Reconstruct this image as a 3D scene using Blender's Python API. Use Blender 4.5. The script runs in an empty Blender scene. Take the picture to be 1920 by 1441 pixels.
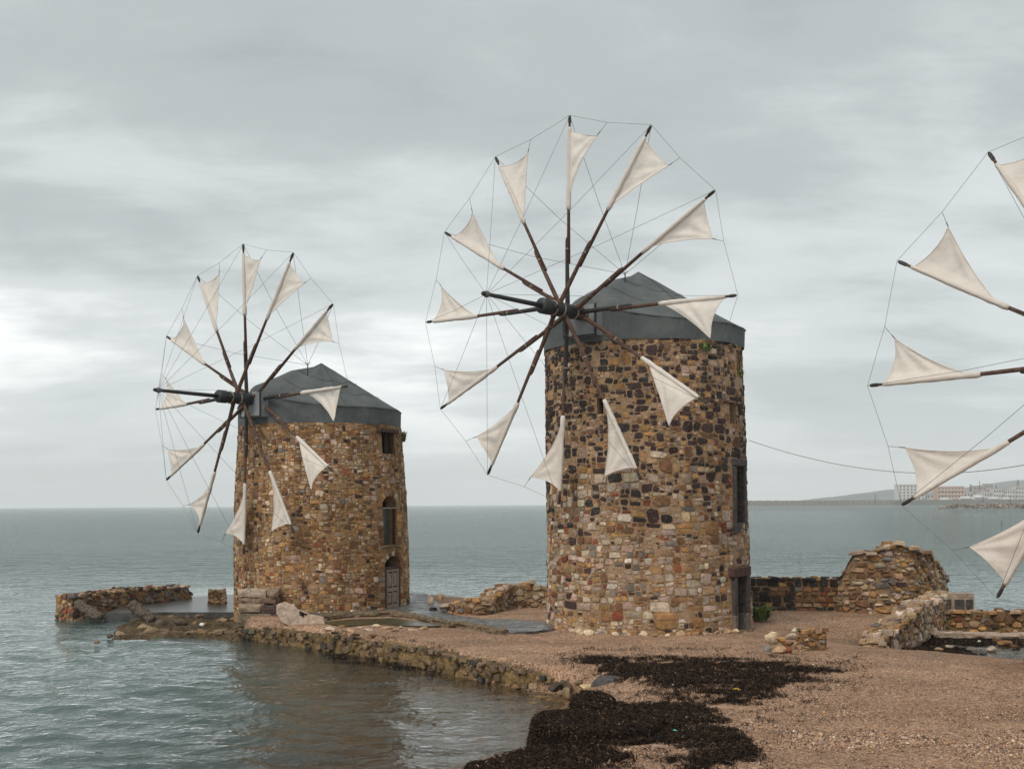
import bpy, bmesh, math, random
import numpy as np
from mathutils import Vector, Matrix, noise as mnoise

# ------------------------------------------------------------------ camera, world, sun, exposure
SC = bpy.context.scene
COL = SC.collection
F, CX, HY, EYE = 2100.0, 960.0, 944.0, 4.6          # focal length in photo pixels, optical axis, eye height
ROLL = math.radians(0.35)
cam_data = bpy.data.cameras.new("camera")
cam = bpy.data.objects.new("camera", cam_data)
COL.objects.link(cam)
SC.camera = cam
cam.location = (0, 0, EYE)
cam.rotation_euler = (math.radians(90), ROLL, 0)
cam_data.sensor_width = 36
cam_data.lens = 36 * F / 1920
cam_data.shift_y = (HY - 720.5) / 1920
cam_data.clip_start = 0.5
cam_data.clip_end = 12000

SUN_ELEV, SUN_AZ = math.radians(48), math.radians(215)   # azimuth clockwise from +Y: behind the camera, to the left
world = bpy.data.worlds.new("World")
SC.world = world
world.use_nodes = True
WN, WL = world.node_tree.nodes, world.node_tree.links
WN.clear()


def wn(t, **kw):
    n = WN.new(t)
    for k, v in kw.items():
        setattr(n, k, v)
    return n


SKY_STRENGTH = 0.1
out = wn("ShaderNodeOutputWorld")
bg = wn("ShaderNodeBackground")
bg.inputs["Strength"].default_value = SKY_STRENGTH
WL.new(bg.outputs[0], out.inputs[0])
sky = wn("ShaderNodeTexSky", sky_type="NISHITA")
sky.sun_disc = False
sky.sun_elevation = SUN_ELEV
sky.sun_rotation = SUN_AZ
tc = wn("ShaderNodeTexCoord")
sep = wn("ShaderNodeSeparateXYZ")
WL.new(tc.outputs["Generated"], sep.inputs[0])
# cloud deck: project the view direction on a flat layer overhead
zabs = wn("ShaderNodeMath", operation="ABSOLUTE"); WL.new(sep.outputs[2], zabs.inputs[0])
zadd = wn("ShaderNodeMath", operation="ADD"); WL.new(zabs.outputs[0], zadd.inputs[0]); zadd.inputs[1].default_value = 0.16
dx = wn("ShaderNodeMath", operation="DIVIDE"); WL.new(sep.outputs[0], dx.inputs[0]); WL.new(zadd.outputs[0], dx.inputs[1])
dy = wn("ShaderNodeMath", operation="DIVIDE"); WL.new(sep.outputs[1], dy.inputs[0]); WL.new(zadd.outputs[0], dy.inputs[1])
comb = wn("ShaderNodeCombineXYZ"); WL.new(dx.outputs[0], comb.inputs[0]); WL.new(dy.outputs[0], comb.inputs[1])


def wnoise(scale, detail, rough, off, stretch=(1, 1, 1), dist=0.0):
    mp = wn("ShaderNodeMapping")
    mp.inputs["Location"].default_value = off
    mp.inputs["Scale"].default_value = stretch
    WL.new(comb.outputs[0], mp.inputs[0])
    n = wn("ShaderNodeTexNoise")
    n.inputs["Scale"].default_value = scale
    n.inputs["Detail"].default_value = detail
    n.inputs["Roughness"].default_value = rough
    n.inputs["Distortion"].default_value = dist
    WL.new(mp.outputs[0], n.inputs["Vector"])
    return n


def wramp(src, stops):
    r = wn("ShaderNodeValToRGB")
    el = r.color_ramp.elements
    while len(el) < len(stops):
        el.new(0.5)
    for e, (p, c) in zip(el, stops):
        e.position = p
        e.color = (c[0], c[1], c[2], 1)
    r.color_ramp.interpolation = "EASE"
    WL.new(src, r.inputs[0])
    return r


def wmix(a, b, fac, mode="MIX"):
    m = wn("ShaderNodeMix", data_type="RGBA", blend_type=mode)
    if isinstance(fac, float):
        m.inputs["Factor"].default_value = fac
    else:
        WL.new(fac, m.inputs["Factor"])
    WL.new(a, m.inputs["A"])
    WL.new(b, m.inputs["B"])
    return m.outputs["Result"]


n1 = wnoise(0.50, 4, 0.50, (7.2, 38.2, 0), (1.0, 0.85, 1), 0.3)
n2 = wnoise(1.9, 8, 0.62, (7.9, 30.2, 0), (0.8, 1.3, 1), 0.2)
nsum = wn("ShaderNodeMath", operation="MULTIPLY_ADD")
WL.new(n2.outputs[0], nsum.inputs[0]); nsum.inputs[1].default_value = 0.33
nmul = wn("ShaderNodeMath", operation="MULTIPLY"); WL.new(n1.outputs[0], nmul.inputs[0]); nmul.inputs[1].default_value = 0.67
WL.new(nmul.outputs[0], nsum.inputs[2])
# cloud radiance before the background strength of 0.1 (so 5.0 renders as 0.5)
cl = wramp(nsum.outputs[0], [(0.30, (2.75, 3.05, 3.08)), (0.43, (3.75, 4.06, 4.08)), (0.54, (5.3, 5.6, 5.6)), (0.66, (8.2, 8.4, 8.35))])
low = wramp(zabs.outputs[0], [(0.0, (5.5, 5.85, 5.88)), (0.5, (5.5, 5.85, 5.88))])
lowf = wn("ShaderNodeMapRange"); WL.new(zabs.outputs[0], lowf.inputs[0])
lowf.inputs[1].default_value = 0.0; lowf.inputs[2].default_value = 0.14; lowf.inputs[3].default_value = 0.85; lowf.inputs[4].default_value = 0.0
cloudcol = wmix(cl.outputs[0], low.outputs[0], lowf.outputs[0])
WL.new(wmix(sky.outputs[0], cloudcol, 0.97), bg.inputs["Color"])

sun_data = bpy.data.lights.new("sun", "SUN")
sun_data.energy = 1.5
sun_data.angle = math.radians(25)
sun_data.color = (1.0, 0.92, 0.82)
sun = bpy.data.objects.new("sun", sun_data)
COL.objects.link(sun)
_d = Vector((math.sin(SUN_AZ) * math.cos(SUN_ELEV), math.cos(SUN_AZ) * math.cos(SUN_ELEV), math.sin(SUN_ELEV)))
sun.rotation_euler = _d.to_track_quat("Z", "Y").to_euler()

SC.view_settings.view_transform = "Standard"
SC.view_settings.look = "None"
SC.view_settings.exposure = 0.46
SC.view_settings.gamma = 1.0
SC.view_settings.use_curve_mapping = False
SC.cycles.max_bounces = 6
SC.cycles.diffuse_bounces = 2
SC.cycles.glossy_bounces = 3
SC.cycles.transparent_max_bounces = 12
SC.cycles.volume_bounces = 2
SC.cycles.use_denoising = True

RNG = random.Random(7)
NR = np.random.default_rng(11)


# ------------------------------------------------------------------ helpers
def _un(px, py):
    a, b = px - CX, py - HY
    return a * math.cos(ROLL) - b * math.sin(ROLL), a * math.sin(ROLL) + b * math.cos(ROLL)


def at(px, py, z=0.6):
    """the spot at height z seen at this place of the photograph"""
    a, b = _un(px, py)
    Y = F * (EYE - z) / b
    return np.array([a * Y / F, Y, z])


def atd(px, py, Y):
    a, b = _un(px, py)
    return np.array([a * Y / F, Y, EYE - b * Y / F])


def _hash(ix, iy, iz, seed):
    h = (ix * 374761393 + iy * 668265263 + iz * 2147483647 + seed * 1274126177) & 0xFFFFFFFF
    h = ((h ^ (h >> 13)) * 1274126177) & 0xFFFFFFFF
    h = h ^ (h >> 16)
    return (h & 0xFFFF) / 65535.0


def vnoise(x, y, z=0.0, seed=0):
    x, y, z = np.broadcast_arrays(np.asarray(x, float), np.asarray(y, float), np.asarray(z, float))
    ix, iy, iz = np.floor(x).astype(np.int64), np.floor(y).astype(np.int64), np.floor(z).astype(np.int64)
    fx, fy, fz = x - ix, y - iy, z - iz
    fx, fy, fz = (f * f * (3 - 2 * f) for f in (fx, fy, fz))
    r = 0
    for a in (0, 1):
        for b in (0, 1):
            for c in (0, 1):
                w = (fx if a else 1 - fx) * (fy if b else 1 - fy) * (fz if c else 1 - fz)
                r = r + w * _hash(ix + a, iy + b, iz + c, seed)
    return r


def fbm(x, y, z=0.0, seed=0, octaves=4, gain=0.5):
    s, a, t = 0, 1.0, 0
    for o in range(octaves):
        s = s + a * vnoise(np.asarray(x) * 2 ** o, np.asarray(y) * 2 ** o, np.asarray(z) * 2 ** o, seed + o * 17)
        t += a
        a *= gain
    return s / t


def mesh_obj(name, verts, faces, mat, parent=None, origin=(0, 0, 0), col=None, smooth=False, attrs=None, link=True):
    o_ = np.asarray(origin, float)
    V = np.asarray(verts, float).reshape(-1, 3) - o_
    me = bpy.data.meshes.new(name)
    if isinstance(faces, np.ndarray):
        n, k = faces.shape
        me.vertices.add(len(V)); me.vertices.foreach_set("co", V.astype(np.float32).ravel())
        me.loops.add(n * k); me.loops.foreach_set("vertex_index", faces.astype(np.int32).ravel())
        me.polygons.add(n)
        me.polygons.foreach_set("loop_start", np.arange(0, n * k, k, dtype=np.int32))
        me.update(calc_edges=True)
    else:
        me.from_pydata(V.tolist(), [], faces)
        me.update()
    if col is not None:
        c = np.asarray(col, float)
        if c.ndim == 1:
            c = np.tile(c, (len(V), 1))
        a = me.color_attributes.new("col", "FLOAT_COLOR", "POINT")
        cc = np.ones((len(V), 4), np.float32); cc[:, :3] = c[:, :3]
        a.data.foreach_set("color", cc.ravel())
    for k_, v_ in (attrs or {}).items():
        a = me.attributes.new(k_, "FLOAT", "POINT")
        a.data.foreach_set("value", np.asarray(v_, np.float32))
    if smooth:
        me.polygons.foreach_set("use_smooth", np.ones(len(me.polygons), bool))
    me.materials.append(mat)
    ob = bpy.data.objects.new(name, me)
    if parent is not None:
        ob.parent = parent
    elif any(o_):
        ob.location = o_.tolist()
    COL.objects.link(ob)
    return ob


def thing(name, label, cat, loc=(0, 0, 0), group=None):
    o = bpy.data.objects.new(name, None)
    o.location = [float(v) for v in loc]
    o.empty_display_size = 0.3
    COL.objects.link(o)
    return tag(o, label, cat, group)


def tag(o, label=None, cat=None, group=None, kind=None):
    if label: o["label"] = label
    if cat: o["category"] = cat
    if group: o["group"] = group
    if kind: o["kind"] = kind
    return o


def rough_strip(name, pts, r, mat, seed, flat=.6, amp=.5, n=11, step=.10):
    """a worn, lumpy stone edging along a line"""
    pts = [np.asarray(p, float) for p in pts]
    seg = [np.linalg.norm(pts[i + 1] - pts[i]) for i in range(len(pts) - 1)]
    S = np.concatenate([[0], np.cumsum(seg)])
    m_ = max(6, int(S[-1] / step))
    ss = np.linspace(0, S[-1], m_)
    Q = np.stack([np.interp(ss, S, [p[k] for p in pts]) for k in range(3)], 1)
    T = np.gradient(Q, axis=0); T /= np.linalg.norm(T, axis=1, keepdims=True)
    A = np.cross(T, [0, 0, 1.0]); A /= np.linalg.norm(A, axis=1, keepdims=True)
    th = np.linspace(0, 2 * np.pi, n, endpoint=False)
    SS, TH = np.meshgrid(ss, th, indexing="ij")
    joint = np.where((np.floor(SS / .55 + seed) != np.floor((SS + step) / .55 + seed)), .86, 1.0)
    rr = r * (1 + amp * 1.6 * (fbm(SS * 3.3, np.cos(TH) * 1.5 + 9, np.sin(TH) * 1.5, seed, 4) - .5)) * joint
    sq = 1 / np.maximum(np.abs(np.cos(TH)), np.abs(np.sin(TH)))
    rr = rr * (1 + .5 * (sq - 1))
    V = Q[:, None, :] + A[:, None, :] * (rr * np.cos(TH))[..., None] + np.array([0, 0, 1.0]) * (rr * flat * np.sin(TH))[..., None]
    V = V.reshape(-1, 3)
    Fc = [(i * n + k, i * n + (k + 1) % n, (i + 1) * n + (k + 1) % n, (i + 1) * n + k) for i in range(m_ - 1) for k in range(n)]
    Fc += [tuple(range(n - 1, -1, -1)), tuple(range((m_ - 1) * n, m_ * n))]
    return mesh_obj(name, V, Fc, mat, None, tuple(Q[0]))


class MB:
    """collects shapes into one mesh"""
    def __init__(s):
        s.v, s.f, s.c = [], [], []

    def add(s, verts, faces, col=None):
        b = len(s.v)
        s.v.extend([tuple(map(float, p)) for p in verts])
        s.f.extend([tuple(i + b for i in f) for f in faces])
        s.c.extend([tuple(col) if col is not None else (0.5, 0.5, 0.5)] * len(verts))
        return s

    def box(s, c, size, rot=None, col=None, taper=1.0):
        sx, sy, sz = [k / 2 for k in size]
        P = []
        for z in (-1, 1):
            t = taper if z > 0 else 1
            for x, y in ((-1, -1), (1, -1), (1, 1), (-1, 1)):
                P.append((x * sx * t, y * sy * t, z * sz))
        P = np.array(P)
        if rot is not None:
            P = P @ np.array(rot).T
        return s.add(P + np.asarray(c, float), [(3, 2, 1, 0), (4, 5, 6, 7), (0, 1, 5, 4), (1, 2, 6, 5), (2, 3, 7, 6), (3, 0, 4, 7)], col)

    def tube(s, pts, rad, n=8, col=None, cap=True):
        pts = [np.asarray(p, float) for p in pts]
        rad = rad if isinstance(rad, (list, tuple, np.ndarray)) else [rad] * len(pts)
        V, Fc = [], []
        a = b = None
        for i, p in enumerate(pts):
            d = pts[min(i + 1, len(pts) - 1)] - pts[max(i - 1, 0)]
            d = d / (np.linalg.norm(d) + 1e-12)
            if a is None:
                h = np.array([0, 0, 1.0]) if abs(d[2]) < 0.9 else np.array([1.0, 0, 0])
                a = np.cross(d, h)
            else:
                a = a - d * (a @ d)
            a = a / np.linalg.norm(a); b = np.cross(d, a)
            for k in range(n):
                t = 2 * math.pi * k / n
                V.append(p + rad[i] * (math.cos(t) * a + math.sin(t) * b))
        for i in range(len(pts) - 1):
            for k in range(n):
                k2 = (k + 1) % n
                Fc.append((i * n + k, i * n + k2, (i + 1) * n + k2, (i + 1) * n + k))
        if cap:
            Fc.append(tuple(range(n - 1, -1, -1)))
            Fc.append(tuple(range((len(pts) - 1) * n, len(pts) * n)))
        return s.add(V, Fc, col)

    def build(s, name, mat, parent=None, origin=(0, 0, 0), smooth=False):
        return mesh_obj(name, s.v, s.f, mat, parent, origin, np.array(s.c) if s.c else None, smooth)


# ------------------------------------------------------------------ materials
def mat_new(name):
    m = bpy.data.materials.new(name)
    m.use_nodes = True
    nt = m.node_tree
    b = nt.nodes["Principled BSDF"]
    return m, nt, b


def N(nt, t, **kw):
    n = nt.nodes.new(t)
    for k, v in kw.items():
        if k in n.inputs:
            n.inputs[k].default_value = v
        else:
            setattr(n, k, v)
    return n


def ramp(nt, src, stops, interp="LINEAR"):
    r = nt.nodes.new("ShaderNodeValToRGB")
    el = r.color_ramp.elements
    while len(el) < len(stops):
        el.new(0.5)
    for e, (p, c) in zip(el, stops):
        e.position = p
        e.color = (c[0], c[1], c[2], 1) if not isinstance(c, (int, float)) else (c, c, c, 1)
    r.color_ramp.interpolation = interp
    nt.links.new(src, r.inputs[0])
    return r.outputs[0]


def mix(nt, a, b, fac, mode="MIX"):
    m = nt.nodes.new("ShaderNodeMix")
    m.data_type = "RGBA"
    m.blend_type = mode
    for s, v in (("Factor", fac), ("A", a), ("B", b)):
        if isinstance(v, (int, float)):
            m.inputs[s].default_value = v if s == "Factor" else (v, v, v, 1)
        elif isinstance(v, tuple):
            m.inputs[s].default_value = (v[0], v[1], v[2], 1)
        else:
            nt.links.new(v, m.inputs[s])
    return m.outputs["Result"]


def coords(nt, scale=(1, 1, 1), kind="Object"):
    t = N(nt, "ShaderNodeTexCoord")
    m = N(nt, "ShaderNodeMapping")
    m.inputs["Scale"].default_value = scale
    nt.links.new(t.outputs[kind], m.inputs[0])
    return m.outputs[0]


def geo_pos(nt, scale=(1, 1, 1)):
    t = N(nt, "ShaderNodeNewGeometry")
    m = N(nt, "ShaderNodeMapping")
    m.inputs["Scale"].default_value = scale
    nt.links.new(t.outputs["Position"], m.inputs[0])
    return m.outputs[0]


def tnoise(nt, vec, scale, detail=4, rough=0.55, dist=0.0):
    n = N(nt, "ShaderNodeTexNoise")
    n.inputs["Scale"].default_value = scale
    n.inputs["Detail"].default_value = detail
    n.inputs["Roughness"].default_value = rough
    n.inputs["Distortion"].default_value = dist
    nt.links.new(vec, n.inputs["Vector"])
    return n.outputs[0]


def bump(nt, b, h, strength=0.5, dist=0.02):
    n = N(nt, "ShaderNodeBump")
    n.inputs["Strength"].default_value = strength
    n.inputs["Distance"].default_value = dist
    nt.links.new(h, n.inputs["Height"])
    nt.links.new(n.outputs[0], b.inputs["Normal"])
    return n


def attr_col(nt, name="col"):
    return N(nt, "ShaderNodeAttribute", attribute_name=name).outputs["Color"]


def make_stone_mat(name, var=(0.62, 1.3), rough=0.85, bstr=0.75, wet=False):
    m, nt, b = mat_new(name)
    p = geo_pos(nt)
    n1_ = tnoise(nt, p, 7, 6, 0.65)
    n2_ = tnoise(nt, p, 31, 4, 0.6)
    n3_ = tnoise(nt, p, 2.2, 3, 0.5)
    c = mix(nt, attr_col(nt), ramp(nt, n1_, [(0.28, var[0]), (0.72, var[1])]), 1.0, "MULTIPLY")
    c = mix(nt, c, ramp(nt, n2_, [(0.3, 0.75), (0.7, 1.2)]), 1.0, "MULTIPLY")
    sp = ramp(nt, tnoise(nt, p, 13, 5, 0.7), [(0.58, 0.0), (0.68, 0.55)])
    c = mix(nt, c, (0.40, 0.33, 0.25), sp)                      # lime and lichen crust
    dk = ramp(nt, tnoise(nt, p, 9, 5, 0.75), [(0.30, 0.55), (0.42, 0.0)])
    c = mix(nt, c, (0.075, 0.05, 0.035), dk)
    c = mix(nt, c, ramp(nt, tnoise(nt, geo_pos(nt, (1.5, 1.5, .16)), 1.0, 5, 0.65), [(0.34, 0.70), (0.62, 1.08)]), 1.0, "MULTIPLY")
    nt.links.new(c, b.inputs["Base Color"])
    b.inputs["Roughness"].default_value = rough
    b.inputs["Specular IOR Level"].default_value = 0.5 if wet else 0.25
    bump(nt, b, mix(nt, n1_, n2_, 0.45), bstr, 0.035)
    return m


M = {}
M["stone"] = make_stone_mat("stone")
M["wet_stone"] = make_stone_mat("wet_stone", rough=0.5, wet=True)


def make_mortar(name, a, b_, c_, dark=(0.07, 0.05, 0.035)):
    """lime mortar packed with chips too small to pick apart"""
    m, nt, b = mat_new(name)
    p = geo_pos(nt, (1, 1, 1.6))
    wob = tnoise(nt, p, 5, 3, 0.6)
    pw = mix(nt, p, wob, 0.06, "ADD")
    vo = N(nt, "ShaderNodeTexVoronoi", feature="F1")
    vo.inputs["Scale"].default_value = 10.5
    nt.links.new(pw, vo.inputs["Vector"])
    ve = N(nt, "ShaderNodeTexVoronoi", feature="DISTANCE_TO_EDGE")
    ve.inputs["Scale"].default_value = 10.5
    nt.links.new(pw, ve.inputs["Vector"])
    sepc = N(nt, "ShaderNodeSeparateColor")
    nt.links.new(vo.outputs["Color"], sepc.inputs[0])
    chips = ramp(nt, sepc.outputs[0], [(0.0, b_), (0.3, c_), (0.55, a), (0.72, (a[0] * 1.25, a[1] * 1.2, a[2] * 1.2)), (0.88, dark), (1.0, b_)], "CONSTANT")
    big = tnoise(nt, p, 1.1, 4, 0.6)
    base = mix(nt, a, b_, ramp(nt, big, [(0.35, 0.0), (0.65, 1.0)]))
    edge = ramp(nt, ve.outputs["Distance"], [(0.03, 0.0), (0.22, 0.8)])
    c = mix(nt, base, chips, edge)
    f = tnoise(nt, p, 26, 5, 0.7)
    c = mix(nt, c, ramp(nt, f, [(0.3, 0.6), (0.7, 1.25)]), 1.0, "MULTIPLY")
    c = mix(nt, c, ramp(nt, tnoise(nt, geo_pos(nt, (1.5, 1.5, .16)), 1.0, 5, 0.65), [(0.34, 0.70), (0.62, 1.08)]), 1.0, "MULTIPLY")
    nt.links.new(c, b.inputs["Base Color"])
    b.inputs["Roughness"].default_value = 0.92
    b.inputs["Specular IOR Level"].default_value = 0.15
    bump(nt, b, mix(nt, edge, f, 0.6), 0.6, 0.03)
    return m


M["mortar_tan"] = make_mortar("mortar_tan", (0.40, 0.275, 0.175), (0.32, 0.198, 0.11), (0.44, 0.335, 0.24), (.24, .15, .09))
M["mortar_ochre"] = make_mortar("mortar_ochre", (0.36, 0.222, 0.118), (0.29, 0.155, 0.066), (0.38, 0.27, 0.175), (.13, .08, .045))
M["mortar_ruin"] = make_mortar("mortar_ruin", (0.36, 0.26, 0.17), (0.28, 0.16, 0.08), (0.40, 0.32, 0.24))
M["mortar_quay"] = make_mortar("mortar_quay", (0.26, 0.165, 0.075), (0.15, 0.095, 0.043), (0.27, 0.195, 0.11), (0.05, 0.036, 0.022))


M["mortar_reef"] = make_mortar("mortar_reef", (0.12, 0.083, 0.045), (0.06, 0.043, 0.026), (0.15, 0.115, 0.07), (0.03, 0.024, 0.018))


def make_simple(name, col, rough=0.8, spec=0.3, nscale=6, nvar=(0.75, 1.2), bstr=0.3, bdist=0.01, stretch=(1, 1, 1), metal=0.0, use_attr=False):
    m, nt, b = mat_new(name)
    p = geo_pos(nt, stretch)
    n_ = tnoise(nt, p, nscale, 5, 0.6)
    base = attr_col(nt) if use_attr else col
    c = mix(nt, base, ramp(nt, n_, [(0.3, nvar[0]), (0.7, nvar[1])]), 1.0, "MULTIPLY")
    nt.links.new(c, b.inputs["Base Color"])
    b.inputs["Roughness"].default_value = rough
    b.inputs["Specular IOR Level"].default_value = spec
    b.inputs["Metallic"].default_value = metal
    bump(nt, b, n_, bstr, bdist)
    return m


M["timber"] = make_simple("timber", (0.085, 0.047, 0.032), 0.75, 0.3, 9, (0.45, 1.6), 0.5, 0.01)
M["dark_timber"] = make_simple("dark_timber", (0.026, 0.022, 0.021), 0.65, 0.35, 12, (0.6, 1.6), 0.4, 0.01)
M["iron"] = make_simple("iron", (0.018, 0.021, 0.023), 0.55, 0.45, 10, (0.7, 1.5), 0.3, 0.006)
M["rope"] = make_simple("rope", (0.13, 0.125, 0.12), 0.9, 0.1, 40, (0.8, 1.2), 0.1, 0.002)
M["lashing"] = make_simple("lashing", (0.30, 0.26, 0.22), 0.9, 0.1, 40, (0.8, 1.2), 0.1, 0.002)
M["painted_inside_shade"] = make_simple("painted_inside_shade", (0.012, 0.011, 0.010), 0.95, 0.05, 6)  # shade inside the towers, put into a near-black colour
M["old_door"] = make_simple("old_door", (0.33, 0.255, 0.205), 0.85, 0.2, 5, (0.35, 1.6), 0.6, 0.015, (9, 9, 1.2))
M["shutter"] = make_simple("shutter", (0.045, 0.028, 0.022), 0.8, 0.25, 5, (0.5, 1.6), 0.6, 0.012, (9, 9, 1.0))
M["lintel"] = make_simple("lintel", (0.085, 0.05, 0.042), 0.85, 0.2, 9, (0.5, 1.5), 0.6, 0.02)
M["dark_jamb"] = make_simple("dark_jamb", (0.055, 0.048, 0.046), 0.75, 0.3, 8, (0.5, 1.9), 0.6, 0.02)
M["grey_jamb"] = make_simple("grey_jamb", (0.16, 0.135, 0.12), 0.8, 0.3, 8, (0.6, 1.5), 0.6, 0.02)
M["grey_panel"] = make_simple("grey_panel", (0.25, 0.265, 0.27), 0.5, 0.4, 3, (0.8, 1.15), 0.15, 0.01)
M["green_pane"] = make_simple("green_pane", (0.10, 0.115, 0.10), 0.35, 0.5, 2.5, (0.6, 1.5), 0.1, 0.01, (1, 1, 0.5))
M["seam"] = make_simple("seam", (0.045, 0.05, 0.052), 0.8, 0.2, 12)
M["litter"] = make_simple("litter", (0.7, 0.7, 0.68), 0.5, 0.4, 20, (0.85, 1.1), 0.3, 0.01)
M["yellow"] = make_simple("yellow", (0.75, 0.48, 0.02), 0.45, 0.4, 20, (0.85, 1.1), 0.3, 0.01)
M["turquoise"] = make_simple("turquoise", (0.12, 0.5, 0.42), 0.4, 0.4, 20, (0.85, 1.1), 0.3, 0.01)


def make_roof():
    m, nt, b = mat_new("roof_felt")
    p = geo_pos(nt)
    w = tnoise(nt, geo_pos(nt, (1, 1, 0.35)), 3.2, 5, 0.6, 0.4)
    f = tnoise(nt, p, 60, 3, 0.6)
    c = mix(nt, ramp(nt, tnoise(nt, p, 1.3, 4, 0.6), [(0.3, (0.078, 0.088, 0.089)), (0.7, (0.122, 0.136, 0.135))]), ramp(nt, f, [(0.3, 0.8), (0.7, 1.15)]), 1.0, "MULTIPLY")
    nt.links.new(c, b.inputs["Base Color"])
    b.inputs["Roughness"].default_value = 0.78
    b.inputs["Specular IOR Level"].default_value = 0.3
    bump(nt, b, w, 0.6, 0.14)
    return m


M["roof"] = make_roof()


def make_cloth():
    m, nt, b = mat_new("sailcloth")
    p = geo_pos(nt)
    w = tnoise(nt, p, 2.6, 6, 0.6, 0.6)
    st = tnoise(nt, geo_pos(nt, (0.8, 0.8, 3.0)), 3.0, 4, 0.6)
    weave = tnoise(nt, p, 90, 2, 0.5)
    c = mix(nt, ramp(nt, w, [(0.3, (0.76, 0.685, 0.615)), (0.7, (0.86, 0.80, 0.735))]), ramp(nt, weave, [(0.3, 0.93), (0.7, 1.05)]), 1.0, "MULTIPLY")
    c = mix(nt, c, (0.62, 0.53, 0.44), ramp(nt, st, [(0.60, 0.0), (0.80, 0.4)]))
    nt.links.new(c, b.inputs["Base Color"])
    b.inputs["Roughness"].default_value = 0.9
    b.inputs["Specular IOR Level"].default_value = 0.1
    bp = bump(nt, b, mix(nt, w, st, 0.5), 0.55, 0.06)
    tr = N(nt, "ShaderNodeBsdfTranslucent")
    nt.links.new(c, tr.inputs["Color"])
    nt.links.new(bp.outputs[0], tr.inputs["Normal"])
    mx = N(nt, "ShaderNodeMixShader")
    mx.inputs[0].default_value = 0.28
    o = nt.nodes["Material Output"]
    nt.links.new(b.outputs[0], mx.inputs[1]); nt.links.new(tr.outputs[0], mx.inputs[2])
    nt.links.new(mx.outputs[0], o.inputs[0])
    return m


M["cloth"] = make_cloth()


def make_sand():
    m, nt, b = mat_new("shingle_sand")
    p = geo_pos(nt)
    vo = N(nt, "ShaderNodeTexVoronoi", feature="F1"); vo.inputs["Scale"].default_value = 34
    nt.links.new(p, vo.inputs["Vector"])
    vo2 = N(nt, "ShaderNodeTexVoronoi", feature="F1"); vo2.inputs["Scale"].default_value = 15
    nt.links.new(p, vo2.inputs["Vector"])
    s1 = N(nt, "ShaderNodeSeparateColor"); nt.links.new(vo.outputs["Color"], s1.inputs[0])
    s2 = N(nt, "ShaderNodeSeparateColor"); nt.links.new(vo2.outputs["Color"], s2.inputs[0])
    grains = ramp(nt, s1.outputs[0], [(0.0, (0.16, 0.09, 0.06)), (0.16, (0.33, 0.19, 0.125)), (0.40, (0.43, 0.265, 0.175)), (0.66, (0.50, 0.325, 0.22)), (0.86, (0.62, 0.45, 0.33)), (0.96, (0.23, 0.125, 0.08))], "CONSTANT")
    peb = ramp(nt, s2.outputs[1], [(0.0, (0.17, 0.105, 0.07)), (0.3, (0.36, 0.22, 0.145)), (0.7, (0.48, 0.33, 0.23)), (0.93, (0.62, 0.49, 0.39))], "CONSTANT")
    pf = ramp(nt, s2.outputs[0], [(0.80, 0.0), (0.82, 0.9)])
    c = mix(nt, grains, peb, pf)
    big = tnoise(nt, p, 0.55, 5, 0.6)
    c = mix(nt, c, ramp(nt, big, [(0.3, 0.72), (0.7, 1.15)]), 1.0, "MULTIPLY")
    med = tnoise(nt, p, 2.6, 5, 0.65)
    c = mix(nt, c, ramp(nt, med, [(0.3, 0.82), (0.7, 1.12)]), 1.0, "MULTIPLY")
    c = mix(nt, c, (.93, .92, .88), 1.0, "MULTIPLY")
    c = mix(nt, c, ramp(nt, tnoise(nt, geo_pos(nt, (.5, 1.6, 1)), 0.32, 5, 0.62), [(0.32, 0.74), (0.6, 1.06)]), 1.0, "MULTIPLY")
    wetf = N(nt, "ShaderNodeAttribute", attribute_name="wet").outputs["Fac"]
    c = mix(nt, c, (0.42, 0.385, 0.30), wetf, "MULTIPLY")
    nt.links.new(c, b.inputs["Base Color"])
    rr = N(nt, "ShaderNodeMapRange"); rr.inputs[3].default_value = 0.92; rr.inputs[4].default_value = 0.35
    nt.links.new(wetf, rr.inputs[0]); nt.links.new(rr.outputs[0], b.inputs["Roughness"])
    b.inputs["Specular IOR Level"].default_value = 0.25
    h = mix(nt, vo.outputs["Distance"], vo2.outputs["Distance"], 0.4)
    h = mix(nt, h, med, 0.4)
    bump(nt, b, h, 0.9, 0.05)
    return m


M["sand"] = make_sand()


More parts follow.
